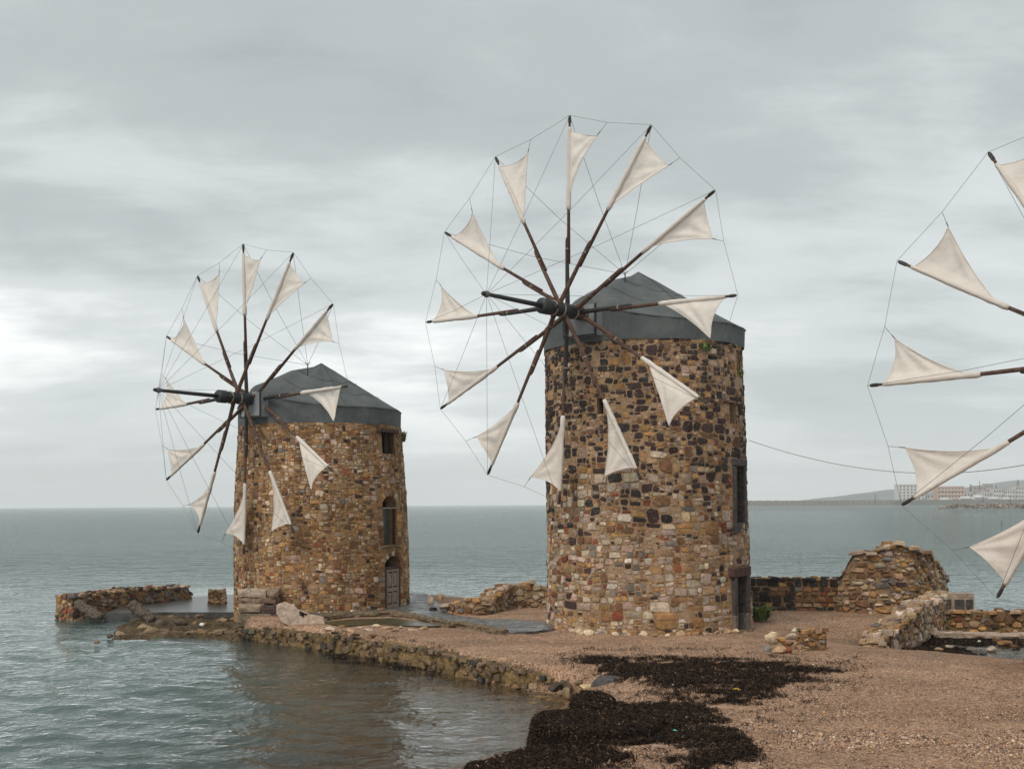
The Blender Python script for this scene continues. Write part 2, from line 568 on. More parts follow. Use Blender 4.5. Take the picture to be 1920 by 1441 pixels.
def make_water():
    m, nt, b = mat_new("sea_water")
    nt.nodes.remove(b)
    p = geo_pos(nt, (1, 1, 1))
    pa = geo_pos(nt, (0.75, 1.15, 1))
    h1 = tnoise(nt, pa, 1.5, 3, 0.55, 0.5)
    h2 = tnoise(nt, pa, 5.0, 3, 0.55, 0.3)
    h3 = tnoise(nt, geo_pos(nt, (0.35, 1.0, 1)), 0.35, 3, 0.55, 0.3)
    hh = mix(nt, h1, h2, 0.30)
    hh = mix(nt, hh, h3, 0.4)
    bp = N(nt, "ShaderNodeBump")
    bp.inputs["Strength"].default_value = 1.0
    bp.inputs["Distance"].default_value = 0.21
    ch = N(nt, "ShaderNodeAttribute", attribute_name="chop").outputs["Fac"]
    hm_ = N(nt, "ShaderNodeMath", operation="MULTIPLY")
    nt.links.new(hh, hm_.inputs[0]); nt.links.new(ch, hm_.inputs[1])
    nt.links.new(hm_.outputs[0], bp.inputs["Height"])
    dep = N(nt, "ShaderNodeAttribute", attribute_name="depth").outputs["Fac"]
    # body colour: suspended light-scattering water; broad random patches, lighter and darker
    pat = tnoise(nt, geo_pos(nt, (0.012, 0.05, 1)), 1.0, 4, 0.55)
    bodyc = ramp(nt, pat, [(0.3, (0.054, 0.084, 0.079)), (0.7, (0.080, 0.122, 0.114))])
    body = N(nt, "ShaderNodeBsdfDiffuse"); nt.links.new(bodyc, body.inputs["Color"])
    nt.links.new(bp.outputs[0], body.inputs["Normal"])
    tr = N(nt, "ShaderNodeBsdfTransparent"); tr.inputs["Color"].default_value = (0.86, 0.87, 0.79, 1)
    mr = N(nt, "ShaderNodeMapRange"); mr.inputs[1].default_value = 0.15; mr.inputs[2].default_value = 3.2
    mr.inputs[3].default_value = 0.04; mr.inputs[4].default_value = 1.0
    nt.links.new(dep, mr.inputs[0])
    m1 = N(nt, "ShaderNodeMixShader"); nt.links.new(mr.outputs[0], m1.inputs[0])
    nt.links.new(tr.outputs[0], m1.inputs[1]); nt.links.new(body.outputs[0], m1.inputs[2])
    gl = N(nt, "ShaderNodeBsdfGlossy"); gl.inputs["Roughness"].default_value = 0.035
    gl.inputs["Color"].default_value = (0.95, 0.97, 0.97, 1)
    nt.links.new(bp.outputs[0], gl.inputs["Normal"])
    fr = N(nt, "ShaderNodeFresnel"); fr.inputs["IOR"].default_value = 1.33
    nt.links.new(bp.outputs[0], fr.inputs["Normal"])
    m2 = N(nt, "ShaderNodeMixShader")
    nt.links.new(fr.outputs[0], m2.inputs[0]); nt.links.new(m1.outputs[0], m2.inputs[1]); nt.links.new(gl.outputs[0], m2.inputs[2])
    nt.links.new(m2.outputs[0], nt.nodes["Material Output"].inputs[0])
    return m


M["water"] = make_water()


def make_paving():
    m, nt, b = mat_new("wet_paving")
    p = geo_pos(nt)
    vo = N(nt, "ShaderNodeTexVoronoi", feature="DISTANCE_TO_EDGE"); vo.inputs["Scale"].default_value = 3.2
    nt.links.new(p, vo.inputs["Vector"])
    vc = N(nt, "ShaderNodeTexVoronoi", feature="F1"); vc.inputs["Scale"].default_value = 3.2
    nt.links.new(p, vc.inputs["Vector"])
    s = N(nt, "ShaderNodeSeparateColor"); nt.links.new(vc.outputs["Color"], s.inputs[0])
    f = tnoise(nt, p, 9, 5, 0.65)
    c = ramp(nt, s.outputs[0], [(0.0, (0.075, 0.08, 0.085)), (0.5, (0.12, 0.12, 0.12)), (0.9, (0.16, 0.14, 0.12))])
    c = mix(nt, c, ramp(nt, f, [(0.3, 0.5), (0.7, 1.4)]), 1.0, "MULTIPLY")
    e = ramp(nt, vo.outputs["Distance"], [(0.02, 0.0), (0.10, 1.0)])
    c = mix(nt, (0.035, 0.03, 0.026), c, e)
    nt.links.new(c, b.inputs["Base Color"])
    rr = ramp(nt, tnoise(nt, p, 1.7, 4, 0.6), [(0.35, 0.22), (0.7, 0.7)])
    nt.links.new(rr, b.inputs["Roughness"])
    bump(nt, b, mix(nt, e, f, 0.4), 0.5, 0.03)
    return m


M["paving"] = make_paving()
M["wet_concrete"] = make_simple("wet_concrete", (0.06, 0.06, 0.058), 0.28, 0.5, 2.4, (0.4, 1.7), 0.6, 0.04)
M["kerb"] = make_simple("kerb", (0.13, 0.095, 0.058), 0.8, 0.3, 7, (0.5, 1.6), 0.9, 0.05)
M["crust"] = make_simple("crust", (0.10, 0.078, 0.06), 0.85, 0.25, 16, (0.35, 1.9), 1.0, 0.05)
M["pale_rock"] = make_simple("pale_rock", (0.38, 0.29, 0.225), 0.9, 0.2, 6, (0.55, 1.3), 1.0, 0.06)
M["boulder"] = make_simple("boulder", (0.4, 0.3, 0.2), 0.85, 0.25, 7, (0.55, 1.35), 0.9, 0.05, use_attr=True)
M["seaweed"] = make_simple("seaweed", (0.02, 0.015, 0.013), 0.9, 0.08, 24, (0.4, 2.2), 1.0, 0.06, use_attr=True)
M["pebble"] = make_simple("pebble", (0.3, 0.22, 0.16), 0.8, 0.3, 30, (0.8, 1.2), 0.2, 0.005, use_attr=True)
M["leaf"] = make_simple("leaf", (0.07, 0.11, 0.025), 0.7, 0.3, 12, (0.6, 1.5), 0.1, 0.005, use_attr=True)
M["bark"] = make_simple("bark", (0.07, 0.05, 0.035), 0.9, 0.2, 14)
M["paint"] = make_simple("paint", (0.7, 0.7, 0.7), 0.7, 0.3, 0.5, (0.85, 1.08), 0.1, 0.02, use_attr=True)
M["far_glass"] = make_simple("far_glass", (0.07, 0.08, 0.09), 0.3, 0.5, 0.5, (0.8, 1.2), 0.05, 0.02)
M["far_rock"] = make_simple("far_rock", (0.25, 0.2, 0.16), 0.9, 0.2, 0.8, (0.6, 1.3), 0.5, 0.3, use_attr=True)
M["hill"] = make_simple("hill", (0.13, 0.14, 0.135), 0.95, 0.1, 0.012, (0.7, 1.3), 0.1, 1.0)


# ------------------------------------------------------------------ land and water shapes
def poly_dist(px, py, poly):
    """signed distance (positive inside) and index of the nearest edge, for arrays"""
    px, py = np.asarray(px, float), np.asarray(py, float)
    n = len(poly)
    best = np.full(px.shape, 1e18); idx = np.zeros(px.shape, int); ins = np.zeros(px.shape, bool)
    for i in range(n):
        x0, y0 = poly[i]; x1, y1 = poly[(i + 1) % n]
        ex, ey = x1 - x0, y1 - y0
        t = np.clip(((px - x0) * ex + (py - y0) * ey) / (ex * ex + ey * ey + 1e-12), 0, 1)
        d = (px - x0 - t * ex) ** 2 + (py - y0 - t * ey) ** 2
        m_ = d < best
        best = np.where(m_, d, best); idx = np.where(m_, i, idx)
        if abs(ey) > 1e-12:
            c = ((y0 > py) != (y1 > py)) & (px < ex * (py - y0) / ey + x0)
            ins ^= c
    return np.where(ins, 1, -1) * np.sqrt(best), idx


def P2(px, py, z=0.0):
    return tuple(at(px, py, z)[:2])


G = 0.6
SHORE = [((-2.2, -10), 0), ((-1.9, 12), 0), (P2(872, 1436), 0), (P2(985, 1424), 0), (P2(990, 1385), 0), (P2(1062, 1350), 0), (P2(1066, 1322), 0),
         (P2(1056, 1306), 1), (P2(1000, 1298), 1), (P2(900, 1278), 1), (P2(750, 1244), 1), (P2(600, 1219), 1), (P2(450, 1195), 1),
         (P2(430, 1160), 1), (P2(450, 1108), 1), (P2(600, 1106, .6), 1), (P2(790, 1110, .6), 1), (P2(1000, 1128, .6), 1), (P2(1400, 1141, .6), 1),
         (P2(1600, 1141, .6), 1), (P2(1752, 1141, .6), 1), (P2(1765, 1150, .6), 1), (P2(1700, 1183), 1), (P2(1625, 1212), 0), (P2(1780, 1228), 0),
         (P2(1935, 1243), 0), ((24, 33), 0), ((44, 33), 0), ((44, -10), 0)]
POLY = [p for p, _ in SHORE]
ETYPE = np.array([k for _, k in SHORE])


POOL = [P2(1640, 1216), P2(1780, 1228), P2(1935, 1243), (24, 33), (44, 33)]


def ground_z(x, y):
    x, y = np.asarray(x, float), np.asarray(y, float)
    d, i = poly_dist(x, y, POLY)
    q = ETYPE[i] == 1
    t = np.clip(d / 2.4, 0, 1)
    beach_in = 0.02 + (G - 0.02) * (1 - (1 - t) ** 2)
    quay_in = np.minimum(G, -0.35 + d * 2.2)
    beach_out = 0.02 + d * 0.16
    quay_out = np.maximum(-(0.34 + 1.0 * np.clip((-1.6 - x) / 5.0, 0, 1)), -0.2 + d * 2.2) + np.minimum(d + 0.4, 0) * 0.06
    z = np.where(d > 0, np.where(q, quay_in, beach_in), np.where(q, quay_out, beach_out))
    z = np.maximum(z, -3.0)
    d2 = np.full(x.shape, 1e9)                              # the beach falls gently to the pool at the right
    for (x0, y0), (x1, y1) in zip(POOL[:-1], POOL[1:]):
        ex, ey = x1 - x0, y1 - y0
        t2 = np.clip(((x - x0) * ex + (y - y0) * ey) / (ex * ex + ey * ey), 0, 1)
        d2 = np.minimum(d2, np.hypot(x - x0 - t2 * ex, y - y0 - t2 * ey))
    z = np.where(d > 0, np.minimum(z, .03 + .57 * (1 - (1 - np.clip(d2 / 6.5, 0, 1)) ** 2)), z)
    bumpy = (fbm(x * 0.9, y * 0.9, 0, 5, 4) - 0.5) * 0.10
    return z + np.where(d > 0, bumpy * np.clip(d / 1.5, 0.2, 1), bumpy * 1.5)


def gz(x, y):
    return float(ground_z(np.array([x]), np.array([y]))[0])


def on_ground(px, py):
    z = G
    for _ in range(4):
        p = at(px, py, z)
        z = gz(p[0], p[1])
    return np.array([p[0], p[1], z])


def grid_faces(nr, nc):
    i = np.arange(nr - 1)[:, None] * nc + np.arange(nc - 1)[None, :]
    return np.stack([i, i + 1, i + nc + 1, i + nc], -1).reshape(-1, 4)


xs = np.arange(-24, 46.01, 0.16); ys = np.arange(6, 60.01, 0.16)
XX, YY = np.meshgrid(xs, ys)
ZZ = ground_z(XX.ravel(), YY.ravel())
dd, ii = poly_dist(XX.ravel(), YY.ravel(), POLY)
wet = np.clip((0.30 - ZZ) / 0.22, 0, 1) * np.where(ETYPE[ii] == 0, 1, 0.8)
ground = mesh_obj("ground", np.stack([XX.ravel(), YY.ravel(), ZZ], 1), grid_faces(len(ys), len(xs)), M["sand"], attrs={"wet": wet}, smooth=True)
tag(ground, kind="structure")


def build_sea():
    D = [11.0]
    while D[-1] < 170: D.append(D[-1] * 1.0062)
    while D[-1] < 3900: D.append(D[-1] * 1.05)
    D[-1] = 3950
    D = np.array(D)
    S = np.linspace(-1.25, 1.25, 380)
    Y = np.repeat(D[:, None], len(S), 1)
    X = D[:, None] * S[None, :]
    z = np.zeros_like(X)
    rng = np.random.default_rng(3)
    fade = np.clip((150 - Y) / 90, 0, 1) * np.clip((Y - 12) / 8, 0.5, 1)
    for lam, amp, cnt in ((5.5, 0.008, 4), (2.6, 0.009, 6), (1.35, 0.011, 9), (0.8, 0.0075, 9)):
        for _ in range(cnt):
            L = lam * rng.uniform(0.75, 1.3)
            th = math.radians(250) + rng.normal(0, 0.38)
            k = 2 * math.pi / L
            ok = np.clip((L / (Y * 0.0062) - 2.5) / 3, 0, 1)
            ph = k * (X * math.cos(th) + Y * math.sin(th)) + rng.uniform(0, 6.28)
            ph = ph + 1.2 * np.sin(0.31 * X + 0.17 * Y + rng.uniform(0, 6))
            z += amp * ok * (np.sin(ph) + 0.25 * np.sin(2 * ph))
    d, i = poly_dist(X.ravel(), Y.ravel(), POLY)
    shelter = np.clip(-d / 3.0, 0.35, 1).reshape(X.shape)
    lee = np.clip(((X + 9) / 12), 0, 1) * np.clip((38 - Y) / 6, 0, 1)      # the little bay lies calmer
    z *= fade * shelter * (1 - 0.25 * lee)
    sm = lambda t: (lambda c: c * c * (3 - 2 * c))(np.clip(t, 0, 1))
    x, y = X.ravel(), Y.ravel()
    bay = sm((x + 11.5) / 9.5) * sm((41 - y) / 5)          # clear shallows of the little bay
    dep = (1 - bay) * np.clip(.9 - d * .5, 0, 3.2) + bay * np.clip(.12 - d * .14, 0, 1.6)
    o = mesh_obj("sea", np.stack([X.ravel(), Y.ravel(), z.ravel()], 1), grid_faces(len(D), len(S)), M["water"], attrs={"depth": dep, "chop": 1 + 2.2 * sm((y - 44) / 50)}, smooth=True)
    tag(o, kind="structure")


build_sea()


def flat_patch(name, pts, z, mat, thick=0.08, kind="structure", drape=False):
    bm = bmesh.new()
    vs = [bm.verts.new((p[0], p[1], z)) for p in pts]
    f = bm.faces.new(vs)
    if f.normal.z < 0: f.normal_flip()
    r = bmesh.ops.extrude_face_region(bm, geom=[f])
    for v in [g for g in r["geom"] if isinstance(g, bmesh.types.BMVert)]:
        v.co.z -= thick
    bmesh.ops.recalc_face_normals(bm, faces=bm.faces)
    me = bpy.data.meshes.new(name); bm.to_mesh(me); bm.free()
    me.materials.append(mat)
    o = bpy.data.objects.new(name, me); COL.objects.link(o)
    return tag(o, kind=kind)


# ------------------------------------------------------------------ stone packing
def pack(W, H, sizes, aspect, rng, cover=0.8, limit=4000):
    """power diagram of unequal discs on a W x H sheet; returns list of (centre, radius, polygon)"""
    Hs = H * aspect
    rs = []
    area = 0
    while area < W * Hs * cover * 0.95 and len(rs) < limit:
        r = sizes(rng); rs.append(r); area += math.pi * r * r
    rs.sort(reverse=True)
    pts = np.zeros((0, 3))
    buf = np.zeros((len(rs), 3)); n = 0
    for r in rs:
        for _ in range(40):
            x, y = rng.uniform(0, W), rng.uniform(0, Hs)
            q = buf[:n]
            if n == 0 or np.all((q[:, 0] - x) ** 2 + (q[:, 1] - y) ** 2 > (0.74 * (q[:, 2] + r)) ** 2):
                buf[n] = (x, y, r); n += 1
                break
    pts = buf[:n]
    res = []
    for i in range(n):
        x, y, r = pts[i]
        R = r * 1.55
        ca, sa = (lambda t_: (math.cos(t_), math.sin(t_)))(rng.gauss(0, .10))
        bw, bh = r * rng.uniform(.90, 1.45), r * rng.uniform(.62, 1.15)
        poly = [(x + a * ca - b * sa, y + a * sa + b * ca) for a, b in ((-bw, -bh), (bw, -bh), (bw, bh), (-bw, bh))]
        dxy = pts[:, :2] - (x, y)
        d2 = (dxy ** 2).sum(1)
        near = np.where((d2 < (R * 1.5 + pts[:, 2] * 1.6) ** 2) & (d2 > 1e-12))[0]
        for j in near[np.argsort(d2[near])][:16]:
            ax, ay = dxy[j]; L2 = d2[j]; L = math.sqrt(L2)
            t = (L2 + r * r - pts[j, 2] ** 2) / (2 * L)      # radical line
            nx, ny = ax / L, ay / L
            poly = clip(poly, nx, ny, nx * x + ny * y + t)
            if len(poly) < 3: break
        if len(poly) >= 3:
            res.append(((x, y / aspect), r, [(a, b / aspect) for a, b in poly]))
    return res


def rubble(W, H, rng, areas, warp=.07, seed=0):
    """roughly coursed rubble: wavy courses broken at random into squarish, chipped stones"""
    res, z = [], -.05

    def wrp(u, v):
        return (u + warp * (float(vnoise(u * 1.9, v * 2.3, 0, seed)) - .5) * 2 + .03 * (float(vnoise(u * 6, v * 6, 3, seed)) - .5) * 2,
                v + warp * .8 * (float(vnoise(u * 1.5, v * 2.1, 7, seed)) - .5) * 2 + .02 * (float(vnoise(u * 6, v * 6, 9, seed)) - .5) * 2)

    def emit(u0, u1, v0, v1):
        w, h = u1 - u0, v1 - v0
        m_ = min(w, h)
        P = []
        for (cx, cy, ex, ey, fx_, fy) in ((u0, v0, 0, 1, 1, 0), (u1, v0, -1, 0, 0, 1), (u1, v1, 0, -1, -1, 0), (u0, v1, 1, 0, 0, -1)):
            # each corner: sharp, or chipped off unevenly
            if rng.random() < .28:
                k_ = rng.uniform(.02, .10) * m_
                P.append((cx + (ex + fx_) * k_, cy + (ey + fy) * k_))
            else:
                a_, b_ = rng.uniform(.08, .38) * m_, rng.uniform(.08, .38) * m_
                P += [(cx + ex * a_, cy + ey * a_), (cx + fx_ * b_, cy + fy * b_)]
        P = [(x + rng.uniform(-.05, .05) * m_, y + rng.uniform(-.06, .06) * m_) for x, y in P]
        res.append((((u0 + u1) / 2, (v0 + v1) / 2), m_ / 2, [wrp(x, y) for x, y in P]))

    def split(u0, u1, v0, v1, A):
        w, h = u1 - u0, v1 - v0
        if w * h < A and .30 < h / w < 1.25:
            if rng.random() > .07: emit(u0, u1, v0, v1)
            return
        if min(w, h) < .055: 
            if rng.random() < .6: emit(u0, u1, v0, v1)
            return
        t = rng.uniform(.3, .7)
        if w / h > rng.uniform(1.1, 1.8):
            m_ = u0 + w * t; split(u0, m_, v0, v1, areas(rng) if rng.random() < .7 else A); split(m_, u1, v0, v1, areas(rng) if rng.random() < .7 else A)
        else:
            m_ = v0 + h * t; split(u0, u1, v0, m_, areas(rng) if rng.random() < .7 else A); split(u0, u1, m_, v1, areas(rng) if rng.random() < .7 else A)
    while z < H:
        rh = rng.uniform(.30, .72)
        u = rng.uniform(-.6, 0)
        while u < W:
            w = rng.uniform(.45, 1.15)
            split(u, u + w, z, z + rh, areas(rng))
            u += w
        z += rh
    return res


def courses(W, H, rng, rows, wmin, wmax):
    """rough courses of squared blocks; rows: heights from the bottom up"""
    res, z = [], 0.0
    for rh in rows:
        x = rng.uniform(-.2, 0)
        while x < W:
            ww = rng.uniform(wmin, wmax) * (.7 + rh)
            j = lambda: rng.uniform(-.02, .02)
            if rng.random() < .25 and rh > .2:
                m_ = z + rh * rng.uniform(.4, .6)
                for a, b in ((z, m_), (m_, z + rh)):
                    res.append(((x + ww / 2, (a + b) / 2), .1, [(x + j(), a + j()), (x + ww + j(), a + j()), (x + ww + j(), b + j()), (x + j(), b + j())]))
            else:
                res.append(((x + ww / 2, z + rh / 2), .1, [(x + j(), z + j()), (x + ww + j(), z + j()), (x + ww + j(), z + rh + j()), (x + j(), z + rh + j())]))
            x += ww
        z += rh
    return res


def clip(poly, nx, ny, c):
    """keep nx*x+ny*y <= c"""
    o = []
    for k in range(len(poly)):
        a, b = poly[k], poly[(k + 1) % len(poly)]
        da, db = nx * a[0] + ny * a[1] - c, nx * b[0] + ny * b[1] - c
        if da <= 0: o.append(a)
        if (da < 0) != (db < 0) and abs(da - db) > 1e-12:
            t = da / (da - db)
            o.append((a[0] + t * (b[0] - a[0]), a[1] + t * (b[1] - a[1])))
    return o


def poly_area(p):
    return 0.5 * abs(sum(p[i][0] * p[(i + 1) % len(p)][1] - p[(i + 1) % len(p)][0] * p[i][1] for i in range(len(p))))


def stone_shape(poly, fmap, rng, gap, height, rounding=1):
    P = np.array(poly)
    A2 = sum(P[i][0] * P[(i + 1) % len(P)][1] - P[(i + 1) % len(P)][0] * P[i][1] for i in range(len(P)))
    if A2 < 0: P = P[::-1]
    # drop tiny edges
    keep = [i for i in range(len(P)) if np.linalg.norm(P[i] - P[i - 1]) > 0.25 * gap + 0.008]
    if len(keep) >= 3: P = P[keep]
    c = P.mean(0)
    q = 0.04 + 0.15 * rng.random()
    if rng.random() < .3: rounding = 0
    if rounding == 0 and len(P) > 5 and rng.random() < .35: rounding, q = 1, .22
    for _ in range(rounding):
        if len(P) > 9: break
        nx_ = np.roll(P, -1, 0)
        P = np.stack([P * (1 - q) + nx_ * q, P * q + nx_ * (1 - q)], 1).reshape(-1, 2)
    if len(P) > 13:
        P = P[np.linspace(0, len(P) - 1, 13).round().astype(int)]
    ext = np.sqrt(((P - c) ** 2).sum(1))
    s = np.clip(1 - gap / np.maximum(ext, 1e-4), 0.35, 1)
    J = np.array([1 + rng.uniform(-0.10, 0.08) for _ in P])
    R0 = c + (P - c) * (s * J)[:, None]
    R1 = c + (R0 - c) * rng.uniform(0.86, 0.95)
    n = len(P)
    tiltx, tilty = rng.uniform(-0.10, 0.10), rng.uniform(-0.10, 0.10)
    U = np.concatenate([R0, R1, c[None]]); 
    pos, nor = fmap(U[:, 0], U[:, 1])
    h = np.empty(2 * n + 1)
    h[:n] = -0.05
    hj = np.array([rng.uniform(0.6, 1.2) for _ in range(n)])
    h[n:2 * n] = height * hj + (R1 - c) @ np.array([tiltx, tilty])
    h[2 * n] = height * rng.uniform(0.95, 1.3)
    V = pos + nor * h[:, None]
    Fc = []
    for k in range(n):
        k2 = (k + 1) % n
        Fc += [(k, k2, n + k2, n + k), (n + k, n + k2, 2 * n)]
    return V, Fc


def stone_skin(parent, origin, cells, fmap, colour, rng, gap, height, mat, n_single, visible=None, rounding=1, name="stone"):
    """cells: list of polygons in (u, v). The largest visible ones become objects, the rest one joined part."""
    info = []
    for poly in cells:
        a = poly_area(poly)
        if a < 0.0009: continue
        c = np.mean(poly, 0)
        vis = visible(c[0], c[1]) if visible else 1.0
        info.append((a * vis, a, poly, c))
    info.sort(key=lambda t: -t[0])
    rest = MB()
    k = 0
    for score, a, poly, c in info:
        hh = height * rng.uniform(0.25, 1.2) * min(1.5, 0.55 + math.sqrt(a) * 1.9)
        V, Fc = stone_shape(poly, fmap, rng, gap * rng.uniform(0.5, 1.7), hh, rounding)
        cc = colour(c[0], c[1], a, rng)
        t = rng.uniform(0.68, 1.2)
        cc = tuple(min(0.85, x * t * rng.uniform(0.95, 1.06)) for x in cc)
        if k < n_single and score > 0.004:
            mesh_obj(name, V, Fc, mat, parent, origin, cc)
            k += 1
        else:
            rest.add(V, Fc, cc)
    if rest.v:
        o = rest.build(name + "s_small", mat, parent, origin)
        o.name = "small_" + name + "s"
        o["kind"] = "stuff"


PAL = dict(purple=(0.060, 0.036, 0.034), basalt=(0.036, 0.034, 0.033), brown=(0.22, 0.115, 0.06), ochre=(0.43, 0.235, 0.095), tan=(0.44, 0.29, 0.17),
           pale=(0.54, 0.425, 0.33), pink=(0.48, 0.325, 0.25), rust=(0.26, 0.08, 0.038), grey=(0.23, 0.20, 0.18), cream=(0.62, 0.48, 0.32), white=(0.68, 0.59, 0.50),
           moss=(0.20, 0.125, 0.06), olive=(0.13, 0.088, 0.042), dbrown=(0.075, 0.046, 0.028))


def pick(rng, w):
    t = rng.random() * sum(w.values())
    for k, v in w.items():
        t -= v
        if t <= 0: return PAL[k]
    return PAL["tan"]


# ------------------------------------------------------------------ windmills
def sail_wheel(mill, org, C, n, R, phase, ks, arm_off, arms_all=True):
    """spars, sails and rigging of one mill; C hub centre, n axis towards the viewer"""
    n = np.asarray(n) / np.linalg.norm(n)
    u = np.cross(np.array([0, 0, 1.0]), n); u /= np.linalg.norm(u)
    u = u if u[0] > 0 else -u
    v = np.cross(n, u); v = v if v[2] > 0 else -v
    rng = random.Random(int(R * 1000) + int(C[0] * 10))
    rad = lambda k: math.cos(phase + k * math.pi / 6) * v + math.sin(phase + k * math.pi / 6) * u
    tan = lambda k: -math.sin(phase + k * math.pi / 6) * v + math.cos(phase + k * math.pi / 6) * u
    ax = MB()
    prof = [(-2.9, .16), (-1.25, .17), (-1.2, .205), (-0.2, .21), (-0.15, .225), (0.0, .225), (0.05, .21), (0.75, .21), (0.8, .235), (1.12, .235), (1.17, .20)]
    ax.tube([C + n * s for s, _ in prof], [r for _, r in prof], 20)
    axle = ax.build("axle", M["iron"], mill, org, True)
    for s in (-0.85, -0.42, 0.22, 0.62):
        b_ = MB(); b_.tube([C + n * (s - .025), C + n * (s + .02)], .232, 20)
        b_.build("axle_band", M["lashing"], axle, org)
    sp_ = MB(); sp_.tube([C + n * 1.1, C + n * 2.4, C + n * 3.55, C + n * 3.75, C + n * 3.8], [.076, .068, .058, .064, .03], 12)
    spind = sp_.build("spindle", M["iron"], mill, org, True)
    tipS = C + n * 3.6
    kn = MB(); kn.tube([tipS - n * .09, tipS - n * .03, tipS + n * .03, tipS + n * .09], [.07, .095, .095, .07], 10)
    kn.build("rope_ring", M["rope"], spind, org)
    tips = {}
    for k in ks:
        e = rad(k)
        off = arm_off[k % 12]
        root = C + n * off - e * 0.30
        tip = C + e * R
        tips[k] = tip
        d = (tip - root) / np.linalg.norm(tip - root)
        side = np.cross(d, n); side /= np.linalg.norm(side)
        w = MB()
        st = root + d * (R * .30)
        w.tube([st + side * .025, root + d * R * .62, root + d * (R * .98), root + d * (R + .30), root + d * (R + .38)], [.058, .047, .037, .033, .018], 10)
        spar = w.build("spar", M["timber"], mill, org, True)
        w = MB()
        w.tube([root, root + d * R * .12, root + d * R * .42 - side * .045, root + d * R * .44 - side * .045], [.072, .072, .053, .03], 10)
        w.build("spar_butt", M["dark_timber"] if k % 3 == 0 else M["timber"], spar, org, True)
        w = MB()
        for f_ in (.345 + .04 * rng.random(),):
            w.tube([root + d * (R * f_ - .016) - side * .015, root + d * (R * f_ + .016) - side * .015], .079, 10)
        w.build("lashing", M["lashing"], spar, org)
        w = MB()
        e0 = root + d * (R * .975 + .30)
        w.tube([e0 + d * .02, e0 + d * .05, e0 + d * .20, e0 + d * .25], [.038, .046, .046, .028], 8)
        w.build("spar_tip", M["dark_timber"], spar, org)
        # canvas: sleeve round the spar and a triangle whose free corner is hauled to the rim rope
        w = MB()
        fr = .545 + rng.uniform(-.022, .02)
        ss = [root + d * (R * f_ + .30) for f_ in [fr, fr + .022] + [fr + .022 + (.93 - fr) * t_ for t_ in np.linspace(.08, .95, 14)] + [.950, .960]]
        w.tube(ss, [.058] + [(.074 - .018 * t_) * rng.uniform(.86, 1.14) for t_ in np.linspace(0, 1, 16)] + [.046], 10)
        w.build("sail_sleeve", M["cloth"], spar, org, True)
        a = root + d * (R * .955 + .28)
        b2 = root + d * (R * .575 + .30)
        cr, ct = 5.06 / 5.69 * R + rng.uniform(-.07, .07), 1.08 / 5.69 * R * rng.uniform(.93, 1.08)
        c_ = C + rad(k) * cr + tan(k) * ct
        V, Fc = [], []
        ns = 22
        belly = rng.uniform(.10, .20) * rng.choice((-1, 1))
        for i in range(ns + 1):
            for j in range(ns + 1 - i):
                la, lb = i / ns, j / ns
                lc = 1 - la - lb
                p = a * la + b2 * lb + c_ * lc
                # leech and head are cut hollow
                p = p + (b2 - a) / np.linalg.norm(b2 - a) * (0.32 * la * lc) * 1.0 - tan(k) * (0.42 * lb * lc) - tan(k) * (.10 * la * lc)
                wv = belly * 4 * (la * lb + lb * lc + la * lc) * .5
                wr = .030 * math.sin((la / (la + lb + .05)) * 17 + k * 1.7) * (1 - lc) * (lc + .15) * 2.5 + .018 * math.sin(lb * 22 + 2 * k) * lc * (1 - lc) * 2
                V.append(p + n * (wv + wr) * min(1, lc * 4))
        idx = {}
        t = 0
        for i in range(ns + 1):
            for j in range(ns + 1 - i):
                idx[i, j] = t; t += 1
        for i in range(ns):
            for j in range(ns - i):
                Fc.append((idx[i, j], idx[i + 1, j], idx[i, j + 1]))
                if j < ns - i - 1: Fc.append((idx[i + 1, j], idx[i + 1, j + 1], idx[i, j + 1]))
        mesh_obj("sail", V, Fc, M["cloth"], spar, org, smooth=True)
        w = MB()
        e1 = [V[idx[i, 0]] for i in range(ns + 1)]; e2 = [V[idx[0, j]] for j in range(ns + 1)]
        w.tube(e1, .011, 5); w.tube(e2, .011, 5)
        h_ = w.build("sail_hem", M["cloth"], spar, org, True)
        nxt = C + rad(k + 1) * (R + .12)
        cur = C + rad(k) * (R + .12)
        w = MB()
        q = cur * .52 + nxt * .48
        q = q - (rad(k) + rad(k + 1)) * .04
        w.tube([c_ - (q - c_) * .02, c_ + (q - c_) * .3, c_ + (q - c_) * .33, q], [.013, .013, .006, .006], 5)
        w.build("sheet_rope", M["rope"], spar, org)
        if (k + 1) in ks or (arms_all and k == max(ks)) or not arms_all:
            w = MB(); w.tube([cur, q, nxt], .0050, 5)
            w.build("rim_rope", M["rope"], mill, org)
        w = MB(); w.tube([tipS, (tipS + cur) / 2 - np.array([0, 0, .05]), cur], .0052, 5)
        w.build("stay_rope", M["rope"], mill, org)
    return u, v, tips


